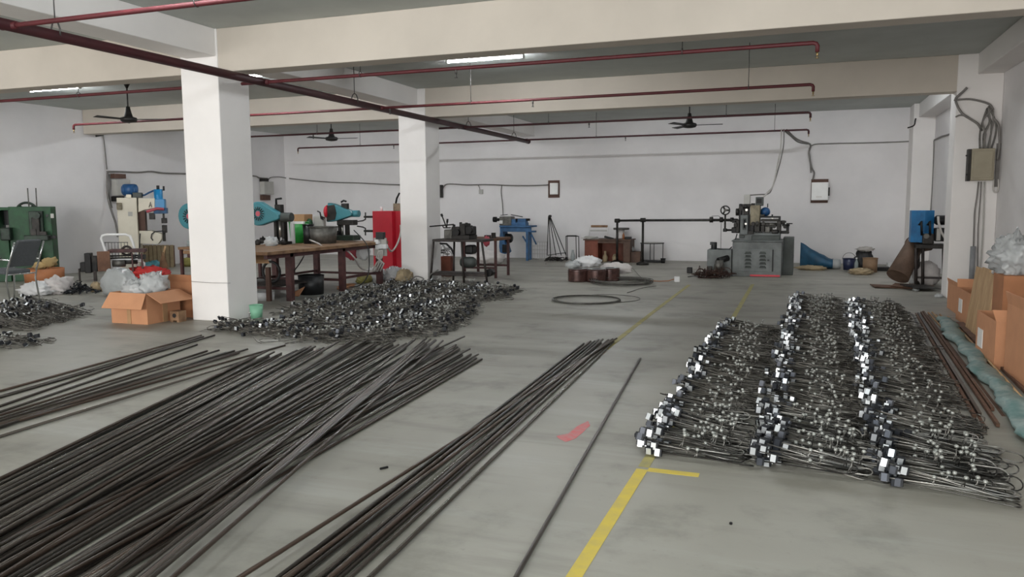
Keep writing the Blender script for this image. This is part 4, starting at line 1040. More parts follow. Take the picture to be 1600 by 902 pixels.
B().pt([Z(150, 236), Z(410, 214)], Y+.1, .014).build('feed_bar', 'iron_dark', t)
B().pt([Z(290, 232), Z(300, 250), Z(375, 250)], Y+.1, .012).build('link_rod', 'iron_dark', t)
k = mpp(730, 410, Y)
c = W(*Z(575, 625), Y+.25); B().lathe([(0, -.16), (.075, -.16), (.105, -.1), (.105, .08), (.07, .13), (0, .13)], (c.x, c.y, c.z), 20, 'X').build('motor', 'mach_dark', t)
B().pb(*q(520, 440, 610, 540), Y+.1, .25).build('belt_pulley', 'iron_black', t, .04)
B().pt([Z(260, 420), Z(330, 425), Z(385, 480), Z(410, 540)], Y+.2, .02).build('belt_hose', 'rubber', t)
B().pc(*Z(778, 742), 5.5, Y+.1, .2).build('foot_pedal', 'iron_black', t)
Y2 = 14.4
t = table('work_table', 'narrow brown work table behind the dark stand machine', W(728, 370, Y2).x-.1, W(776, 370, Y2).x, Y2, Y2+.8, .79, 'old_wood', 'leg_maroon', .045)
B().bx(W(690, 370, Y2).x, W(728, 370, Y2).x-.1, Y2+.1, Y2+.7, .74, .785).build('table_extension', 'old_wood', t)
tag(B().bx(W(755, 366, Y2).x, W(763, 366, Y2).x, Y2+.05, Y2+.15, .79, .85).build('steel_block', 'iron_dark', bevel=.005), 'flat dark steel block on the narrow brown table', 'block')
tag(B().bx(W(766, 366, Y2).x, W(771, 366, Y2).x, Y2+.05, Y2+.13, .79, .9).build('steel_block', 'iron_dark', bevel=.005), 'upright dark steel block on the narrow brown table', 'block')
t = thing('red_tin', 'rusty red-brown tin box with wire scraps under the machine stand', 'box', (W(696, 430, 14.6).x, 14.6, 0))
B().pb(687, 401, 704, 428, 14.5, .22).build('tin', 'desk_red', t, .01)
b = B(); rr = random.Random(4)
for i in range(10):
    c = W(695+rr.uniform(-6, 6), 397+rr.uniform(-9, 3), 14.55); b.torus(c, rr.uniform(.04, .11), .006, rr.choice('XYZ'), 14, 4)
b.build('wire_scraps', 'iron_grey', t)
bag(762, 388, 407, 24, 18.0, 81, 'sack_white', 'white sack on the floor behind the narrow brown table', 'sack', cat='sack')
tag(B().blob(W(760, 377, 14.38), (.07, .05, .1), 82, .3, 12, 2).build('pink_rag', 'pink_red'), 'pinkish rag hanging from the narrow brown table', 'rag')
bag(681, 434, 440, 5, 13.9, 83, 'cloth_tan', 'small tan rag on the floor under the machine stand', 'rag', cat='rag', dy=.08)
# ------------------------------------------------------------------ blue lathe against the back wall
Y = 19.2
Z = lambda zx, zy: (540+zx/5.333, 280+zy/5.333)
def q(zx0, zy0, zx1, zy1): return (*Z(zx0, zy0), *Z(zx1, zy1))
t = thing('blue_lathe', 'small blue lathe on a blue steel stand by the back wall', 'machine', (W(806, 404, Y).x, Y+.2, 0))
B().pb(*q(1280, 388, 1545, 402), Y, .5).build('stand_top', 'stand_blue', t, .008)
B().pb(*q(1285, 402, 1545, 440), Y+.05, .05).build('apron', 'stand_blue', t, .006)
b = B(); P = lambda zx, zy: (W(*Z(zx, zy), Y).x, W(*Z(zx, zy), Y).z)
b.prism([P(1280, 440), P(1305, 440), P(1312, 500), P(1325, 560), P(1340, 610), P(1325, 625), P(1280, 615), P(1272, 560)][::-1], Y+.05, Y+.4).build('curved_leg', 'stand_blue', t, .008)
for x in (1510, 1535): B().pb(*q(x-8, 440, x+10, 672), Y+(.0 if x < 1520 else .38), .06).build('leg', 'stand_blue', t)
B().pt([Z(1475, 475), Z(1512, 535)], Y+.1, .02).build('brace', 'stand_blue', t)
B().pt([Z(1548, 460), Z(1590, 545)], Y+.1, .02).build('brace', 'stand_blue', t)
B().pb(*q(1535, 430, 1580, 444), Y+.1, .1).build('side_bracket', 'stand_blue', t)
c = W(*Z(1350, 493), Y+.25); k = mpp(790, 372, Y)
B().lathe([(0, -7*k), (5.5*k, -6.5*k), (6.8*k, -4*k), (6.8*k, 5*k), (5*k, 7*k), (0, 7*k)], c, 18, 'X').build('motor', 'iron_black', t)
B().pb(*q(1305, 545, 1342, 612), Y+.03, .02).build('belt_cover', 'iron_black', t)
B().pb(*q(1280, 312, 1378, 388), Y+.1, .3).build('headstock', 'iron_grey', t, .015)
B().pb(*q(1282, 345, 1308, 372), Y+.085, .02).build('name_plate', 'label_white', t)
B().ph(*[Z(1232, 338)[0], Z(1285, 338)[0]], Z(0, 338)[1], 2.2, Y+.25).build('spindle', 'iron_black', t)
B().ph(Z(1232, 0)[0], Z(1258, 0)[0], Z(0, 337)[1], 4, Y+.25).build('hand_chuck', 'iron_black', t)
B().pb(*q(1345, 362, 1500, 395), Y+.12, .25).build('bed', 'stand_blue', t, .01)
B().pb(*q(1375, 335, 1415, 372), Y+.14, .2).build('carriage', 'stand_blue', t, .01)
B().pb(*q(1430, 330, 1500, 366), Y+.14, .2).build('tailstock', 'stand_blue', t, .015)
B().ph(Z(1415, 0)[0], Z(1535, 0)[0], Z(0, 338)[1], 1.8, Y+.22).build('quill', 'iron_dark', t)
B().pt([Z(1378, 297), Z(1476, 315)], Y+.2, .012).build('tie_lever', 'iron_dark', t)
B().pt([Z(1290, 302), Z(1350, 295)], Y+.2, .01).build('lever', 'iron_dark', t)

# wire stands
Z = lambda zx, zy: (820+zx/6.154, 300+zy/6.154)
Y = 19.4
t = thing('wire_tripod', 'tall thin wire rods leaning together as a tripod by the back wall', 'stand', (W(870, 403, Y).x, Y, 0))
for a, d in ((215, 0), (248, .1), (300, .35), (352, .25), (398, .05)):
    B().pt([(*Z(235+(a-300)*.08, 234), Y+.2), (*Z(a, 612), Y+d)], Y, .012, 5).build('rod', 'iron_dark', t)
B().pt([(*Z(222, 610), Y), (*Z(330, 592), Y+.3), (*Z(398, 585), Y+.05)], Y, .01, 5).build('base_wire', 'iron_dark', t)
B().pc(*Z(237, 234), 2, Y+.15, .1, 8).build('top_knot', 'iron_dark', t)
b = B(); rr = random.Random(12); c = W(870, 405, Y-.1)
for i in range(60): b.obx((c.x+rr.uniform(-.24, .24), c.y+rr.uniform(-.15, .2), rr.uniform(.01, .09)), (rr.uniform(.05, .2), .02, .02), rr.uniform(0, 3), 0, rr.uniform(-.3, .3))
o = tag(b.build('metal_scrap', 'iron_dark'), 'low dark scrap pile at the foot of the wire tripod', 'scrap'); o['kind'] = 'stuff'
t = thing('wire_stand', 'upright rectangular wire stand beside the brown desk', 'stand', (W(894, 405, Y).x, Y, 0))
for zx, d in ((395, 0), (407, .2), (492, .2), (518, 0)): B().pt([(*Z(zx, 425), Y+d), (*Z(zx+4, 640), Y+d)], Y, .011, 5).build('leg', 'iron_dark', t)
B().pt([(*Z(395, 427), Y), (*Z(407, 420), Y+.2), (*Z(492, 420), Y+.2), (*Z(518, 427), Y), (*Z(395, 427), Y)], Y, .01, 5).build('top_ring', 'iron_dark', t)
c = W(*Z(462, 640), Y+.1); c.z = 0
tag(B().lathe([(0, 0), (.055, 0), (.06, .12), (.03, .24), (.025, .28), (0, .28)], c, 16).build('glass_bottle', 'glassy'), 'pale glass bottle inside the wire stand', 'bottle')
t = thing('wire_crate', 'faint pale wire crate between blue lathe and wire tripod', 'crate', (W(843, 403, Y+.3).x, Y+.4, 0))
for i in range(7): B().pt([Z(75+23*i, 480), Z(75+23*i, 640)], Y+.3, .006, 4).build('upright_wire', 'cable_white', t)
for i in range(5): B().pt([Z(72, 482+38*i), Z(216, 482+38*i)], Y+.3, .006, 4).build('cross_wire', 'cable_white', t)

# brown desk with things on it
Y = 19.15
def q(zx0, zy0, zx1, zy1): return (*Z(zx0, zy0), *Z(zx1, zy1))
x0, x1 = W(913, 395, Y).x, W(984, 395, Y).x; zt = W(950, 374, Y).z
t = thing('brown_desk', 'old brown wooden desk against the back wall', 'desk', ((x0+x1)/2, Y+.3, 0))
B().bx(x0-.03, x1+.03, Y-.02, Y+.6, zt-.03, zt).build('desk_top', 'desk_brown', t, .004)
xa = W(*Z(700, 560), Y).x; xb2 = W(*Z(945, 560), Y).x
B().bx(x0, xa, Y+.02, Y+.58, 0, zt-.03).build('pedestal', 'desk_red', t, .004)
B().bx(x0+.03, xa-.03, Y+.008, Y+.02, .05, zt-.08).build('door', 'desk_red', t, .004)
B().bx(xb2, x1, Y+.02, Y+.58, 0, zt-.03).build('side_panel', 'desk_brown', t, .004)
B().bx(xa, xb2, Y+.5, Y+.55, .0, zt-.03).build('back_panel', 'desk_red', t)
B().bx(xa, xb2, Y+.02, Y+.05, zt-.1, zt-.03).build('apron', 'desk_brown', t)
for i, (zx, lab) in enumerate(((772, 'tall pale jug inside the desk knee space'), (865, 'short pale jug inside the desk knee space'))):
    c = W(*Z(zx, 640), Y+.2); c.z = 0; tag(B().lathe([(0, 0), (.06, 0), (.065, .12), (.03, .2), (.03, .27-.1*i), (0, .27-.1*i)], c, 14).build('jug', 'cloth_tan'), lab, 'jug')
b = B(); rr = random.Random(2); c = W(*Z(620, 470), Y+.1)
for i in range(5): b.obx((c.x+rr.uniform(-.05, .08), Y+.15, zt+.008+.012*i), (.3, .22, .01), rr.uniform(-.4, .4))
tag(b.build('paper_stack', 'panel_grey'), 'untidy stack of grey papers on the left of the desk', 'papers')
c = W(*Z(805, 435), Y+.1); tag(B().obx((c.x, Y+.15, zt+.03), (.24, .15, .05), .2, 0, .25).build('black_tool', 'iron_black', bevel=.01), 'black tilted tool lying on the desk', 'tool')
c = W(*Z(945, 440), Y+.1)
t = thing('desk_clutter', 'small orange and black bottle pair on the right of the desk', 'bottles', (c.x, Y+.15, zt))
B().lathe([(0, 0), (.03, 0), (.03, .1), (.012, .13), (.012, .16), (0, .16)], (c.x, Y+.15, zt), 12).build('bottle', 'tub_orange', t)
B().obx((c.x+.12, Y+.15, zt+.03), (.16, .1, .06)).build('black_case', 'iron_black', t, .01)
Y2 = 19.85
t = thing('white_chair', 'white chair with tan top rail behind the brown desk', 'chair', (W(935, 404, Y2).x, Y2, 0))
B().pt([Z(612, 455), Z(625, 345), Z(640, 328), Z(780, 325), Z(800, 345), Z(790, 455)], Y2, .016).build('back_frame', 'white_paint', t)
B().pb(*q(635, 320, 795, 342), Y2-.02, .04).build('top_rail', 'bench_wood', t, .01)
B().pb(*q(628, 366, 788, 380), Y2-.02, .03).build('back_slat', 'panel_grey', t, .004)
B().bx(W(919, 380, Y2).x, W(950, 380, Y2).x, Y2-.1, Y2+.2, .42, .45).build('seat', 'plastic_white', t)
for px in (920, 949):
    for d in (-.08, .18): B().cyl((W(px, 380, Y2).x, Y2+d, 0), (W(px, 380, Y2).x, Y2+d, .44), .014, n=8).build('leg', 'white_paint', t)
t = thing('round_stool', 'pinkish pedestal stool with round dark top behind the desk', 'stool', (W(971, 404, Y2).x, Y2, 0))
k = mpp(971, 357, Y2); c = W(*Z(928, 352), Y2)
B().lathe([(0, -.03), (12*k, -.03), (12.5*k, 0), (12*k, .02), (0, .02)], c, 22).build('top', 'iron_grey', t)
B().lathe([(0, -c.z), (5*k, -c.z), (5.5*k, -.03), (0, -.03)], c, 16).build('pedestal', 'sack_white', t)
carton(W(984, 400, 19.3).x, W(1000, 400, 19.3).x, 19.3, 19.7, W(992, 394, 19.3).z, 'small brown carton right of the desk', 'desk_brown')
bag(986, 388, 396, 4, 19.5, 90, 'plastic_grey', 'grey rag on the small brown carton', 'rag', extra=(W(992, 394, 19.3).z,), dy=.08, cat='rag')
# wire plant stand and black pot
Y = 19.75; t = thing('wire_stool', 'round-topped thin wire stool near the bar feeder posts', 'stool', (W(1019, 406, Y).x, Y, 0))
k = mpp(1019, 380, Y); c = W(1019, 380, Y)
B().torus(c, 18*k, .012, 'Z', 30, 5).build('top_ring', 'iron_dark', t)
B().lathe([(0, 0), (17.5*k, 0), (17.5*k, .01), (0, .01)], c, 28).build('top_plate', 'panel_grey', t)
for a in (20, 110, 200, 290): B().cyl((c.x+17*k*math.cos(R(a)), c.y+17*k*math.sin(R(a)), 0), (c.x+17*k*math.cos(R(a)), c.y+17*k*math.sin(R(a)), c.z), .01, n=6).build('leg', 'iron_dark', t)
bucket(1036, 401, 408, 4, 19.3, 'iron_black', 'small black pot beside the wire stool', None, 'black_pot', .8, cat='pot')
tag(B().obx((W(1018, 406, 19.5).x, 19.5, .025), (.5, .25, .05), .1).build('black_plate', 'iron_black', bevel=.01), 'flat black plate under the wire stool', 'plate')

# ------------------------------------------------------------------ bar feeder
t = thing('bar_feeder', 'long horizontal bar on two posts feeding the automatic lathe', 'bar feeder', (W(1004, 411, 18.7).x, 18.7, 0))
for px, y, Yp_ in ((964, 345, 18.95), (1004, 344, 18.6)):
    a = W(px, 405, Yp_); B().cyl((a.x, Yp_, .03), (a.x, Yp_, W(px, y, Yp_).z), .028, n=10).build('post', 'iron_dark', t)
    B().lathe([(0, 0), (.15, 0), (.15, .04), (.06, .08), (0, .08)], (a.x, Yp_, 0), 18).build('foot', 'iron_dark', t)
    B().cyl((a.x-.06, Yp_, W(px, y, Yp_).z), (a.x+.06, Yp_, W(px, y, Yp_).z), .05, n=12).build('bar_clamp', 'iron_dark', t)
B().pt([(962, 345, 18.97), (1004, 344.5, 18.6), (1110, 344, 17.2)], 18, .028, 10).build('bar', 'iron_dark', t)

# ------------------------------------------------------------------ automatic lathe
Z = lambda zx, zy: (1060+zx/5.435, 280+zy/5.435)
Y = 16.15
x0, x1, zt = W(1144, 405, Y).x, W(1221, 405, Y).x, W(1180, 378, Y).z
t = thing('automatic_lathe', 'large grey automatic lathe on a louvred cabinet by the back wall', 'machine', ((x0+x1)/2, Y+.5, 0))
B().bx(x0, x1, Y, Y+.95, 0, zt).build('cabinet', 'mach_grey', t, .012)
B().bx(x0+.35, x1-.02, Y-.012, Y, .01, .045).build('red_strip', 'cab_red', t)
d = B().pb(*q(512, 590, 800, 785), Y-.018, .018).build('door', 'mach_grey', t, .004)
for zx in (592, 716):
    for zy in (625, 655, 685, 715, 745):
        a = Z(zx-30, zy-10); e = Z(zx+30, zy+10); xa, xb = W(a[0], a[1], Y).x, W(e[0], a[1], Y).x; za, zb = W(a[0], a[1], Y).z, W(a[0], e[1], Y).z
        b = B(); b.add([(xa, Y-.019, zb), (xb, Y-.019, zb), (xb-.02, Y-.019, za), (xa+.02, Y-.019, za), (xa+.01, Y-.045, zb), (xb-.01, Y-.045, zb)], [(0, 4, 3), (1, 2, 5), (3, 4, 5, 2), (0, 1, 5, 4), (0, 3, 2, 1)])
        b.build('louvre', 'mach_dark', d)  # darker grey paints in the shade of the slots
B().pb(*q(795, 600, 806, 785), Y-.02, .02).build('door_hinge', 'iron_black', d)
B().pb(*q(755, 683, 772, 696), Y-.035, .02).build('door_handle', 'plastic_black', d)
B().bx(x1+.01, W(1240, 400, Y+.7).x, Y+.55, Y+1.35, 0, W(1230, 372, Y+.55).z).build('rear_cabinet', 'mach_dark', t, .012)
B().bx(x0-.02, x1+.02, Y-.03, Y+.98, zt, zt+.025).build('tray', 'mach_grey', t, .01)
Y1 = Y+.25
B().pb(*q(515, 455, 865, 530), Y1, .5).build('bed_casting', 'mach_grey', t, .02)
B().pb(*q(620, 478, 862, 526), Y1-.06, .07).build('bed_apron', 'mach_dark', t, .02)
B().pb(*q(525, 305, 590, 475), Y1-.05, .45).build('gearbox', 'mach_grey', t, .015)
B().pb(*q(545, 335, 575, 430), Y1-.065, .02).build('gearbox_cover', 'mach_dark', t, .006)
B().pt([Z(562, 345), Z(560, 415)], Y1-.08, .014).build('gear_lever', 'iron_black', t)
B().pc(*Z(572, 380), 1.6, Y1-.09, .05).build('lever_knob', 'steel_bright', t)
B().pb(*q(592, 300, 608, 440), Y1+.05, .35).build('gap_cover', 'iron_black', t)
B().pb(*q(608, 222, 692, 395), Y1+.05, .4).build('spindle_housing', 'oily_cream', t, .02)
B().pb(*q(655, 152, 720, 228), Y1+.15, .25).build('control_box', 'mach_dark', t, .01)
B().pb(*q(665, 165, 708, 205), Y1+.14, .015).build('control_panel', 'iron_black', t)
B().pb(*q(556, 132, 608, 216), Y1+.3, .2).build('oil_tank', 'panel_grey', t, .012)
B().pb(*q(540, 212, 640, 240), Y1+.15, .3).build('top_plate', 'iron_dark', t, .01)
B().pb(*q(548, 240, 600, 305), Y1+.2, .3).build('belt_housing', 'iron_dark', t, .01)
B().pc(*Z(578, 262), 2, Y1+.15, .06).build('oil_cup', 'steel_bright', t)
c = W(*Z(738, 278), Y1+.35); k = mpp(1195, 330, Y1)
B().lathe([(0, -.14), (5.5*k, -.14), (7.8*k, -.08), (7.8*k, .12), (6*k, .17), (0, .17)], c, 20, 'Y').build('blue_motor', 'motor_blue', t)
B().pb(*q(695, 316, 865, 330), Y1+.1, .35).build('guide_rail', 'iron_black', t)
B().pv(Z(758, 0)[0], Z(0, 208)[1], Z(0, 240)[1], .8, Y1+.35).build('eye_bolt', 'iron_black', t)
for i, zx in enumerate((625, 650, 675)): B().pb(*q(zx, 375, zx+18, 450), Y1, .25).build('cam_block', 'iron_dark', t, .008)
B().ph(Z(690, 0)[0], Z(840, 0)[0], Z(0, 385)[1], 3.4, Y1+.15).build('turret_spindle', 'steel_bright', t)
B().ph(Z(680, 0)[0], Z(800, 0)[0], Z(0, 425)[1], 4.2, Y1+.12).build('turret_slide', 'iron_grey', t)
B().pb(*q(700, 340, 860, 362), Y1+.08, .3).build('saddle', 'iron_dark', t, .008)
B().pb(*q(835, 355, 872, 470), Y1+.05, .35).build('end_bracket', 'iron_dark', t, .01)
for zx0, zy0, zx1, zy1 in ((870, 352, 905, 385), (880, 385, 945, 400), (870, 440, 938, 465), (915, 375, 940, 445)): B().pb(zx0/5.435+1060, zy0/5.435+280, zx1/5.435+1060, zy1/5.435+280, Y1+.1, .15).build('slide_arm', 'iron_black', t, .006)
B().ph(Z(930, 0)[0], Z(970, 0)[0], Z(0, 378)[1], .9, Y1+.15).build('end_screw', 'iron_black', t)
B().pv(Z(796, 0)[0], Z(0, 300)[1], Z(0, 345)[1], 1.3, Y1+.2).build('oil_pipe', 'iron_black', t)
B().pc(*Z(797, 330), 1.6, Y1+.14, .05).build('oil_cup', 'steel_bright', t)
B().pb(*q(790, 430, 850, 465), Y1-.02, .2).build('stop_drum', 'iron_dark', t, .02)
c = W(*Z(505, 280), Y1+.3); B().lathe([(0, -.04), (6*k, -.04), (6*k, .04), (0, .04)], c, 20, 'X').build('belt_pulley', 'iron_dark', t)
B().pb(*q(512, 210, 540, 420), Y1+.2, .2).build('belt_cover', 'iron_black', t, .015)
B().pb(*q(485, 345, 520, 460), Y1+.15, .25).build('spindle_nose', 'iron_dark', t, .015)
B().pt([(1108, 344, Y1+.85), (1152, 344, Y1+.3)], Y1, .03, 10).build('stock_tube', 'iron_dark', t)
for zx, rr_ in ((280, 4.6), (365, 4.3), (455, 3.6)):
    B().ph(Z(zx-14, 0)[0], Z(zx+14, 0)[0], Z(0, 345)[1], rr_, Y1+(.55 if zx < 300 else .35)).build('collar', 'iron_dark', t)
c = W(*Z(398, 265), Y1+.3); w = B().torus(c, 7.2*k, 1.1*k, 'Y', 30, 8).build('hand_wheel', 'iron_dark', t)
b = B()
for a in (90, 210, 330):
    dd = Vector((math.cos(R(a+30)), 0, math.sin(R(a+30)))); b.cyl(c, c+dd*7.2*k, 1.5*k, n=8)
b.build('wheel_spokes', 'iron_dark', w)
B().cyl(c-Vector((0, .03, 0)), c+Vector((0, .05, 0)), 2.4*k).build('wheel_hub', 'iron_grey', w)
B().pv(Z(395, 0)[0], Z(0, 300)[1], Z(0, 445)[1], 1.4, Y1+.35).build('wheel_post', 'iron_dark', t)
B().ph(Z(380, 0)[0], Z(510, 0)[0], Z(0, 433)[1], 1.7, Y1+.3).build('lower_shaft', 'iron_dark', t)
B().pb(*q(378, 420, 410, 448), Y1+.25, .12).build('shaft_block', 'iron_black', t, .01)
B().pb(*q(450, 410, 510, 458), Y1+.2, .2).build('shaft_bearing', 'iron_black', t, .015)
B().pt([Z(282, 315), Z(340, 312), Z(362, 330)], Y1+.4, .006).build('trip_wire', 'iron_grey', t)
B().pt([Z(364, 345), Z(360, 590)], Y1+.4, .005, 5).build('hanging_wire', 'iron_grey', t)
cable([Z(498, 465), Z(487, 505), Z(478, 525)], .012, 'plastic_black', 'short black cable below the lathe spindle', Y1+.1)
for zx0, zy0, zx1, zy1, dd, mt, nm in ((610, 395, 640, 455, -.03, 'iron_black', 'tool_slide'), (645, 400, 690, 448, -.05, 'iron_dark', 'tool_slide'), (700, 395, 730, 450, -.04, 'iron_dark', 'tool_post'), (735, 405, 775, 455, .0, 'iron_grey', 'turret_block'),
        (618, 205, 650, 222, .1, 'iron_black', 'oil_pump'), (560, 218, 580, 240, .1, 'iron_black', 'belt_guard'), (700, 300, 730, 318, .0, 'iron_dark', 'valve'), (850, 318, 868, 352, .05, 'iron_black', 'stop_block'),
        (880, 355, 915, 372, .02, 'iron_dark', 'feed_block'), (455, 350, 485, 372, .1, 'iron_black', 'bar_guide'), (470, 375, 500, 408, .12, 'iron_dark', 'bearing_block'), (590, 440, 640, 470, -.04, 'iron_dark', 'cam_cover'), (515, 475, 560, 500, -.03, 'mach_dark', 'cover_plate')):
    B().pb(*q(zx0, zy0, zx1, zy1), Y1+dd, .14).build(nm, mt, t, .006)
for zx, zy, rr_ in ((632, 380, 3.2), (668, 372, 2.6), (720, 378, 3), (760, 385, 2.4), (812, 402, 3.4), (850, 395, 2.6), (905, 405, 3), (930, 455, 2.2), (530, 250, 3.6)):
    B().pc(*Z(zx, zy), rr_, Y1-.04, .12, 12).build('gear_disc', 'iron_dark', t)
# coolant tank
Y2 = 16.0
t = thing('coolant_tank', 'grey coolant tank with black pump left of the lathe cabinet', 'tank', (W(1125, 430, Y2).x, Y2+.25, 0))
B().bx(W(1104, 400, Y2).x, x0-.01, Y2+.1, Y2+.65, 0, W(1125, 391, Y2).z).build('tank', 'mach_grey', t, .012)
B().bx(W(1107, 400, Y2).x, W(1112, 400, Y2).x, Y2+.04, Y2+.1, 0, .2).build('tank_foot', 'iron_dark', t)
B().pv(Z(302, 0)[0], Z(0, 535)[1], Z(0, 598)[1], 4.6, Y2+.3).build('pump_motor', 'plastic_black', t, .01)
B().pb(*q(268, 535, 290, 560), Y2+.25, .12).build('terminal_box', 'plastic_black', t, .005)
B().pt([Z(330, 590), Z(380, 598), Z(430, 598), Z(455, 575)], Y2+.2, .012).build('hose', 'plastic_black', t)
b = B().pv(Z(345, 0)[0], Z(0, 690)[1], Z(0, 775)[1], 9, Y2-.1, 16, 6.5); b.build('chip_funnel', 'iron_grey', t)
c = W(*Z(380, 685), Y2); B().cyl(c+Vector((-.09, -.05, -.02)), c+Vector((.08, .1, .03)), .06).build('drain_pipe', 'iron_black', t)
b = B(); rr = random.Random(31); c = FL(1111, 435)
for i in range(55):
    x, y = c.x+rr.gauss(0, .18), c.y+rr.gauss(0, .09); b.torus((x, y, rr.uniform(.02, .14)), rr.uniform(.03, .12), .007, rr.choice('XYZZ'), 12, 4)
for i in range(len(b.v)):
    if b.v[i].z < .004: b.v[i].z = .004
o = tag(b.build('metal_swarf', 'swarf'), 'tangled rusty swarf heap in front of the coolant tank', 'scrap'); o['kind'] = 'stuff'
tag(B().pb(1073, 418, 1081, 426, 16.6, .12).build('black_block', 'iron_black', bevel=.012), 'small black block on the floor left of the swarf heap', 'block').location.z = 0

# ------------------------------------------------------------------ copper coils, bags and wire loops on the floor
def coil(px, py, Yd, label):
    c = W(px, py, Yd); c.z = 0; r, h = .19, .235
    t = thing('copper_coil', label, 'coil', c, 'wrapped copper coils')
    pr = [(r*.45, .0), (r*.97, 0), (r, .02)]+[(r*(1+.012*((i % 2)*2-1)), .02+(h-.04)*i/12) for i in range(13)]+[(r*.97, h), (r*.45, h), (r*.45, 0)]
    B().lathe(pr, c, 28).build('winding', 'copper_film', t)
    B().lathe([(r*.46, h*.98), (r*.9, h+.004), (r*.9, h+.012), (r*.46, h+.006)], c, 24).build('wrap_top', 'plastic_grey', t)
coil(903, 440, 14.3, 'wrapped copper coil at the left of the three')
coil(932, 440, 14.32, 'wrapped copper coil in the middle of the three')
coil(953, 438, 14.62, 'wrapped copper coil at the right, tucked behind')
def topbag(px, y0, y1, half, Yd, z0, seed, mt, label, dy=.2):
    c = W(px, y1, Yd); k = mpp(px, y1, Yd); h = (y1-y0)*k
    return tag(B().blob((c.x, Yd, z0+h*.4), (half*k, dy, h*.55), seed, .32, 22, 2.2, z0, True).build('plastic_bag', mt), label, 'plastic bag')
topbag(895, 410, 420, 11, 14.4, .25, 101, 'plastic_clear', 'flattened clear plastic bag on the left copper coil')
topbag(919, 404, 421, 18, 14.7, .25, 103, 'plastic_white', 'bulging pale plastic bag on the middle copper coil')
topbag(962, 407, 424, 25, 15.0, .1, 105, 'sack_white', 'folded white woven sack behind the right copper coil')
b = B(); c = FL(975, 443)
rr = random.Random(6)
for i in range(12): b.torus((c.x-.05+rr.uniform(-.07, .07), c.y+rr.uniform(-.05, .05), .012+.006*i), .52+rr.uniform(-.1, .05), .006, 'Z', 40, 5)
tag(b.build('wire_coil', 'iron_grey'), 'flat coil of grey wire on the floor beside the copper coils', 'wire coil')
b = B(); c = FL(916, 470)
for i in range(6): b.torus((c.x+rr.uniform(-.03, .03), c.y+rr.uniform(-.04, .04), .007+.005*i), .50+rr.uniform(-.02, .02), .005, 'Z', 44, 5)
b.torus((c.x+.25, c.y+.3, .01), .50, .005, 'Z', 44, 5, -1.2, 2.6)
tag(b.build('wire_loop', 'iron_grey'), 'loose large loop of thin wire on the floor in front of the coil', 'wire coil')
cable([(980, 459, 12.6), (1000, 451, 13.2), (1025, 447, 13.7)], .006, 'iron_grey', 'thin wire end running from loop to plug block')
t = thing('plug_block', 'small white plug block on the floor at the end of a cord', 'plug', FL(1057, 441))
c = FL(1057, 441); B().obx(c+Vector((0, .05, .05)), (.1, .1, .1), .2).build('block', 'plastic_white', t, .012)
B().tube([c+Vector((-.05, .05, .05)), c+Vector((-.15, 0, .02)), c+Vector((-.3, -.05, .012)), c+Vector((-.6, .05, .012)), c+Vector((-.9, .0, .012))], .009, 6).build('cord', 'tub_orange', t)
cable([(990, 421, 16.6), (998, 430, 15.6), (1005, 437, 14.8)], .006, 'iron_grey', 'thin straight wire leaning from the white sack to the wire coil')
cable([(1075, 433, 15.7), (1085, 432, 15.9), (1100, 435, 15.5)], .008, 'plastic_black', 'short black cord on the floor left of the swarf')

# ------------------------------------------------------------------ far right corner
Y = 18.6; b = B(); P = lambda x, y: (W(x, y, Y).x, W(x, y, Y).z)
t = thing('blue_sack', 'half-empty blue plastic sack lying against the back wall', 'sack', (W(1278, 420, Y).x, Y, 0))
K = 14; n = 14; vs = []
for k_ in range(K+1):
    u = k_/K; x = W(1250, 415, Y).x+u*(W(1302, 415, Y).x-W(1250, 415, Y).x); h = .36*(1-u)**1.3+.22+.03*noise.noise((u*5, 0, 3)); dd = .04+.16*min(1, u*2.2)
    if k_ == 0: dd = .03
    for j in range(n):
        a = 2*math.pi*j/n; vs.append((x+.02*noise.noise((u*7, a, 1)), Y+dd*math.cos(a), h/2+h/2*math.sin(a)+.002))
b.add(vs, [(i*n+j, (i+1)*n+j, (i+1)*n+(j+1) % n, i*n+(j+1) % n) for i in range(K) for j in range(n)]+[tuple(range(n)), tuple(reversed(range(K*n, K*n+n)))], True)
b.build('sack', 'bag_blue', t)
c = W(1307, 410, Y); B().lathe([(.03, -.08), (.1, -.08), (.11, 0), (.1, .08), (.03, .08), (.03, -.08)], (c.x, Y-.1, .115), 18, 'X').build('hose_roll', 'plastic_grey', t)
bag(1268, 414, 422, 22, 18.1, 111, 'cloth_tan', 'thin tan cloth on the floor before the blue sack', 'rag', cat='rag', dy=.12)
bucket(1326, 402, 421, 10, 18.4, 'bucket_blue', 'dark blue bucket between blue sack and brown drum', None, 'blue_bucket', .85, True)
bag(1350, 385, 418, 14, 18.75, 113, 'rubber', 'black bag heaped behind the brown drum', 'black_bag', cat='bag', dy=.18, amp=.25)
tag(B().blob((W(1352, 388, 18.65).x, 18.68, W(1352, 388, 18.65).z-.02), (.16, .14, .05), 3, .5, 16, 2.5, None, True).build('grey_rag', 'cable_white'), 'grey rag lying on top of the black bag', 'rag')
c = W(1338, 415, 18.25); c.z = 0; t = thing('plastic_bottle', 'small clear bottle beside the dark blue bucket', 'bottle', c)
B().lathe([(0, 0), (.04, 0), (.042, .16), (.018, .22), (.018, .25), (0, .25)], c, 14).build('body', 'glassy', t)
B().lathe([(0, .25), (.02, .25), (.02, .275), (0, .275)], c, 10).build('cap', 'white_paint', t)
bucket(1359, 401, 425, 12, 17.9, 'tub_brown', 'rusty brown drum near the right corner', None, 'brown_drum', .95, cat='drum')
bag(1345, 420, 431, 17, 17.3, 115, 'cloth_tan', 'dusty tan cloth on the floor before the brown drum', 'cloth', cat='cloth', dy=.2)
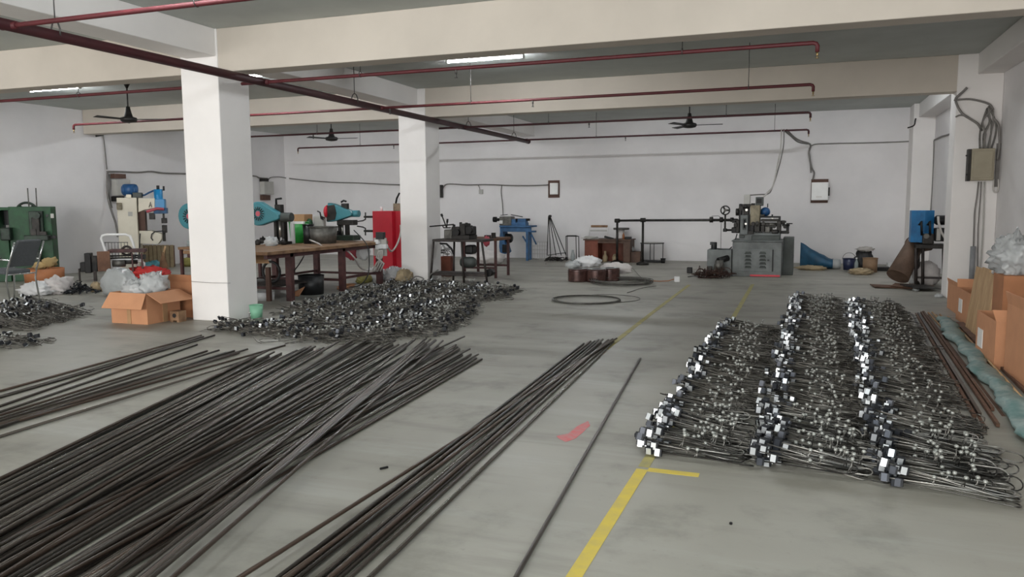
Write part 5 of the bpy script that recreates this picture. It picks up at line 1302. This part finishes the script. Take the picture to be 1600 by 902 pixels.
tag(B().obx((W(1380, 422, 18.3).x, 18.4, .04), (.26, .3, .08)).build('black_slab', 'iron_black', bevel=.01), 'flat black slab on the floor right of the brown drum', 'slab')
tag(B().obx((W(1395, 422, 19).x, 19.2, .06), (.2, .2, .12)).build('white_block', 'plastic_white', bevel=.01), 'white block on the floor behind the leaning duct', 'block')
# grinder on its stand
Z = lambda zx, zy: (1300+zx/5.333, 280+zy/5.333)
Y = 15.0
t = thing('grinder_stand', 'grinding machine with blue hood and black motor on a dark stand', 'machine', (W(1450, 447, Y).x, Y+.25, 0))
b = B(); xa, xm, xb = W(*Z(668, 400), Y).x, W(*Z(770, 400), Y).x, W(*Z(857, 400), Y).x; z0, z1 = W(*Z(760, 530), Y).z, W(*Z(760, 262), Y).z
b.add([(xa, Y+.12, z0), (xm, Y, z0), (xb, Y+.1, z0), (xb, Y+.4, z0), (xa, Y+.4, z0), (xa, Y+.12, z1), (xm, Y, z1), (xb, Y+.1, z1), (xb, Y+.4, z1), (xa, Y+.4, z1)],
      [(4, 3, 2, 1, 0), (5, 6, 7, 8, 9), (0, 1, 6, 5), (1, 2, 7, 6), (2, 3, 8, 7), (3, 4, 9, 8), (4, 0, 5, 9)]).build('hood', 'box_blue', t, .006)
for zx in (745, 815):
    B().pt([Z(zx-22, 385), Z(zx, 350), Z(zx+2, 470)], Y-.04, .02).build('guard_edge', 'iron_black', t)
c = W(*Z(912, 342), Y+.1); k = mpp(1470, 345, Y)
B().lathe([(0, -11*k), (6*k, -11*k), (8.5*k, -8*k), (8.5*k, 7*k), (7*k, 11*k), (0, 11*k)], c, 20, 'X').build('motor', 'iron_black', t)
B().pb(*q(858, 408, 942, 520), Y+.05, .2).build('motor_bracket', 'iron_black', t, .01)
B().pb(*q(872, 412, 905, 512), Y+.04, .02).build('bracket_face', 'panel_grey', t)
B().pt([Z(885, 310), Z(888, 360), Z(910, 440), Z(945, 500)], Y-.02, .02).build('hose', 'cable_white', t)
B().pb(*q(755, 455, 850, 545), Y-.05, .4).build('wheel_housing', 'iron_dark', t, .02)
B().pc(*Z(788, 475), 4.5, Y-.09, .05).build('spindle_nut', 'iron_grey', t)
B().pb(*q(700, 545, 968, 580), Y-.02, .45).build('stand_top', 'iron_dark', t, .008)
for zx, d in ((700, 0), (757, .0), (930, 0), (935, .38), (720, .38)): B().pt([Z(zx, 575), Z(zx, 868)], Y+d, .026, 4).build('leg', 'leg_dark', t)
B().pb(*q(695, 815, 940, 832), Y, .03).build('stretcher', 'leg_dark', t)
# leaning duct
a, e = W(*Z(690, 545), 15.45), W(*Z(545, 848), 15.1); e.z = .16
t = thing('leaning_duct', 'thick brown round duct leaning down from the grinder', 'duct', (e.x, e.y, 0))
B().cyl(e, a, .19, .15, 22).build('tube', 'duct_brown', t)
B().cyl(a, a+Vector((.25, .1, .02)), .15, .13, 20).build('elbow', 'duct_brown', t)
B().torus(a, .155, .012, 'Y', 20, 5).build('joint_band', 'duct_brown', t)
bag(1446, 400, 442, 22, 15.5, 121, 'sack_white', 'bulky white woven sack behind the grinder legs', 'white_sack', cat='sack', dy=.22, amp=.16)
bag(1428, 420, 443, 9, 15.62, 122, 'plastic_white', 'smaller white sack beside the leaning duct', 'white_sack', cat='sack', dy=.15, amp=.2)
for i, (px, py, s, rz, lab) in enumerate(((1390, 449, .75, .1, 'dark rusty sheet on the floor nearest the leaning duct'), (1415, 450, .6, -.25, 'upper dark rusty sheet lying before the grinder'), (1428, 453, .45, .5, 'small dark sheet under the grinder legs'))):
    c = FL(px, py); tag(B().obx((c.x+.1, c.y, .012+.02*i), (s, .45, .012), rz, .03*i, .03).build('metal_sheet', 'old_wood' if i < 2 else 'iron_dark'), lab, 'sheet')
bag(1431, 449, 454, 5, 14.3, 124, 'plastic_clear', 'tiny clear plastic scrap on the floor below the grinder', dy=.06)
bag(1467, 457, 463, 6, 13.4, 125, 'plastic_clear', 'small plastic scrap on the floor beside the farthest carton', dy=.06)

# ------------------------------------------------------------------ wall boxes and conduits
def wallbox(x0, y0, x1, y1, Yd, mt, label, d=.14, board=None, back=None, wx=None):
    c = W((x0+x1)/2, y1, Yd)
    t = thing('switch_box', label, 'switch box', c)
    B().pb(x0, y0, x1, y1, Yd-d, d-.03).build('body', mt, t, .008)
    B().pb(x0+1.5, y0+1.5, x1-1.5, y1-1.5, Yd-d-.01, .01).build('cover', mt, t, .003)
    if board: B().pb(*board, Yd-.03, .03).build('back_board', 'board_brown', t)
    return t
t = wallbox(859, 286, 871, 304, YB, 'panel_white', 'white switch box on a brown board on the back wall', .12, (856.5, 282, 874, 309))
t = wallbox(1268, 285, 1294, 313, YB, 'panel_white', 'large white switch box on the back wall by the lathe', .18, (1267, 280, 1294, 317))
B().pb(1294, 293, 1296.5, 306, YB-.14, .05).build('lever', 'iron_dark', t)
B().pb(1275, 306.5, 1284, 309, YB-.195, .006).build('label', 'label_white', t)
t = wallbox(684, 289, 690.5, 309, YB, 'iron_dark', 'narrow dark switch box right of the far column on the back wall', .12)
tag(B().pb(748, 296, 754, 303, YB-.05, .05).build('socket', 'panel_grey', bevel=.004), 'small socket on the back wall above the dark machine', 'socket')
# left wall boxes
def wl(px, py, off=.0):
    d = ray(px, py); s = (XL1-XL0)/(YB-8)       # wall x = XL0 + s*(Y-8)
    u = (XL0-s*8+off)/(d.x-s*d.y); return CAMPOS+d*u
def leftbox(x0, y0, x1, y1, mt, label, d=.16):
    a, e = wl(x0, (y0+y1)/2), wl(x1, (y0+y1)/2); zt_, zb_ = wl((x0+x1)/2, y0).z, wl((x0+x1)/2, y1).z
    t = thing('switch_box', label, 'switch box', Vector((a.x+.05, a.y, zb_)))
    B().bx(a.x+.02, a.x+.02+d, a.y, e.y, zb_, zt_).build('body', mt, t, .008)
    B().bx(a.x+.02+d, a.x+.03+d, a.y+.02, e.y-.02, zb_+.02, zt_-.02).build('cover', mt, t, .003)
    return t
t = leftbox(173, 281, 196, 306, 'panel_grey', 'grey switch box on the left wall behind the spot welder')
a = wl(171, 275); B().bx(a.x+.03, a.x+.15, a.y, wl(190, 275).y, wl(180, 279).z, wl(180, 272).z).build('cable_box', 'board_brown', t)
a = wl(172, 310); B().bx(a.x+.03, a.x+.1, a.y, wl(190, 310).y, wl(180, 315).z, wl(180, 307).z).build('lower_bracket', 'iron_dark', t)
t = leftbox(405, 284, 421, 304, 'panel_grey', 'grey switch box on the left wall above the teal press')
a = wl(404, 281); B().bx(a.x+.03, a.x+.1, a.y, wl(416, 281).y, wl(410, 284).z, wl(410, 279).z).build('cable_box', 'iron_dark', t)
B().bx(a.x+.03, a.x+.12, a.y, wl(418, 306).y, wl(410, 313).z, wl(410, 305).z).build('lower_plate', 'board_brown', t)
t = leftbox(291, 272, 300, 302, 'panel_white', 'white switch box at the edge of the near column on the left wall', .1)
WL = lambda px, py: wl(px, py, .03)
cable([(0, 151), (40, 155), (100, 161), (128, 164), (135, 168), (137, 178), (138, 195), (141, 202), (150, 206), (160, 208)], .022, 'cable_grey', 'dark conduit along the top of the left wall', plane=WL, name='conduit')
cable([(160, 204), (163, 225), (165, 245), (167, 265)], .014, 'cable_grey', 'cable running down the left wall to the grey switch box', plane=WL)
b = B(); 
for i in range(4): b.tube([wl(144+i*2, 206+i, .05), wl(150, 210+i, .1), wl(163-i, 208+i, .05)], .018, 6)
tag(b.build('cable_bundle', 'iron_dark'), 'dark cable bundle tucked under the beam at the left wall', 'cable')
cable([(167, 268), (190, 268.5), (215, 269.5), (236, 268), (255, 270.5), (290, 271.5), (340, 273), (395, 275), (405, 278), (418, 279)], .022, 'cable_grey', 'long cable strapped across the left wall between switch boxes', plane=WL)
cable([(418, 283), (422, 278), (430, 276.5), (440, 277), (450, 279)], .014, 'cable_grey', 'cable bowing from the grey box toward the corner', plane=WL)
cable([(168, 270), (167, 290), (169, 312), (176, 335), (181, 350), (184, 370)], .024, 'cable_grey', 'thick cable hanging from grey switch box to the spot welder', plane=lambda x, y: wl(x, y, .05+max(0, (y-310)/60)*.4))
cable([(171, 272), (172, 290), (171, 308), (175, 325)], .016, 'cable_grey', 'second cable hanging beside the grey switch box', plane=WL)
YW = YB-.03
cable([(452, 279), (480, 282), (520, 285), (560, 286), (600, 288), (625, 289)], .018, 'cable_grey', 'cable strapped along the back wall left of the far column', YW)
cable([(690, 300), (694, 291), (702, 287.5), (730, 289), (760, 288.5), (800, 290), (835, 290), (857, 289)], .018, 'cable_grey', 'cable strapped along the back wall right of the far column', YW)
cable([(747, 289.5), (749, 293), (750, 297)], .01, 'cable_grey', 'short cable drop to the small wall socket', YW)
cable([(784, 290), (783, 300), (785, 318), (786, 337)], .012, 'cable_grey', 'cable dropping down the wall to the blue lathe', YW)
cable([(1267, 270), (1266, 250), (1267, 228), (1300, 224.5), (1350, 223.5), (1400, 222), (1420, 221), (1424, 221.5)], .016, 'cable_grey', 'cable along the upper back wall to the large white switch box', YW)
cable([(1270, 281, 20.15), (1272, 270, 20.15), (1268, 262, 20.15), (1264, 240, 20.1), (1266, 226, 20.0), (1250, 220, 19.2), (1240, 214, 18.8), (1229, 203, 18.35)], .022, 'cable_grey', 'thick cable looping from the large white switch box to the pipe', 19.6)
cable([(1221, 202, 18.35), (1220, 230, 18.2), (1214, 262, 17.8), (1208, 290, 17.3), (1200, 300, 16.9), (1192, 309, 16.7)], .016, 'cable_white', 'left cable hanging from the red pipe to the lathe', 18.0)
cable([(1225, 202, 18.35), (1224, 230, 18.2), (1216, 265, 17.8), (1206, 295, 17.2), (1200, 303, 16.9), (1188, 304, 16.8), (1172, 305, 16.8)], .014, 'cable_grey', 'right cable hanging from the red pipe to the lathe', 17.8)
cable([(1224, 203, 18.35), (1235, 212, 18.9), (1247, 222, 19.5), (1262, 225, 20.17)], .016, 'cable_grey', 'cable arching from the red pipe to the back wall', 19.2)
cable([(1431, 185), (1430, 188), (1428, 196), (1418, 200)], .016, 'iron_dark', 'short dark pipe stub on the corner column', 19.48)
RW = lambda px, py: WX(px, py, XR-.03)
cable([(1460, 219), (1470, 214), (1480, 211), (1491, 207)], .018, 'cable_grey', 'cable strapped on the right wall beyond the wall column', plane=RW)
cable([(1459, 220), (1458, 260), (1456, 300), (1454, 330)], .01, 'cable_grey', 'cable dropping down the right wall to the grinder', plane=RW)
cable([(1421, 285), (1418, 350), (1414, 394)], .007, 'pink_red', 'thin reddish cord hanging by the corner column', 20.18)

cable([(299, 440, 7.94), (330, 442, 7.94), (360, 442.5, 7.94)], .003, 'cable_grey', 'thin wire tied around the near column', None)
# scattered small floor litter
rr = random.Random(77)
for i, (px, py, lab) in enumerate(((600, 733, 'short dark bolt lying between the wide pile and narrow bundle'), (853, 413, 'small dark lump on the floor before the wire stands'), (1142, 820, 'tiny dark pebble on the bare floor at lower right'))):
    c = FL(px, py); tag(B().obx((c.x, c.y, .006), (.012 if i else .05, .012, .012), 1.0).build('floor_litter', 'iron_black', bevel=.003), lab, 'litter')
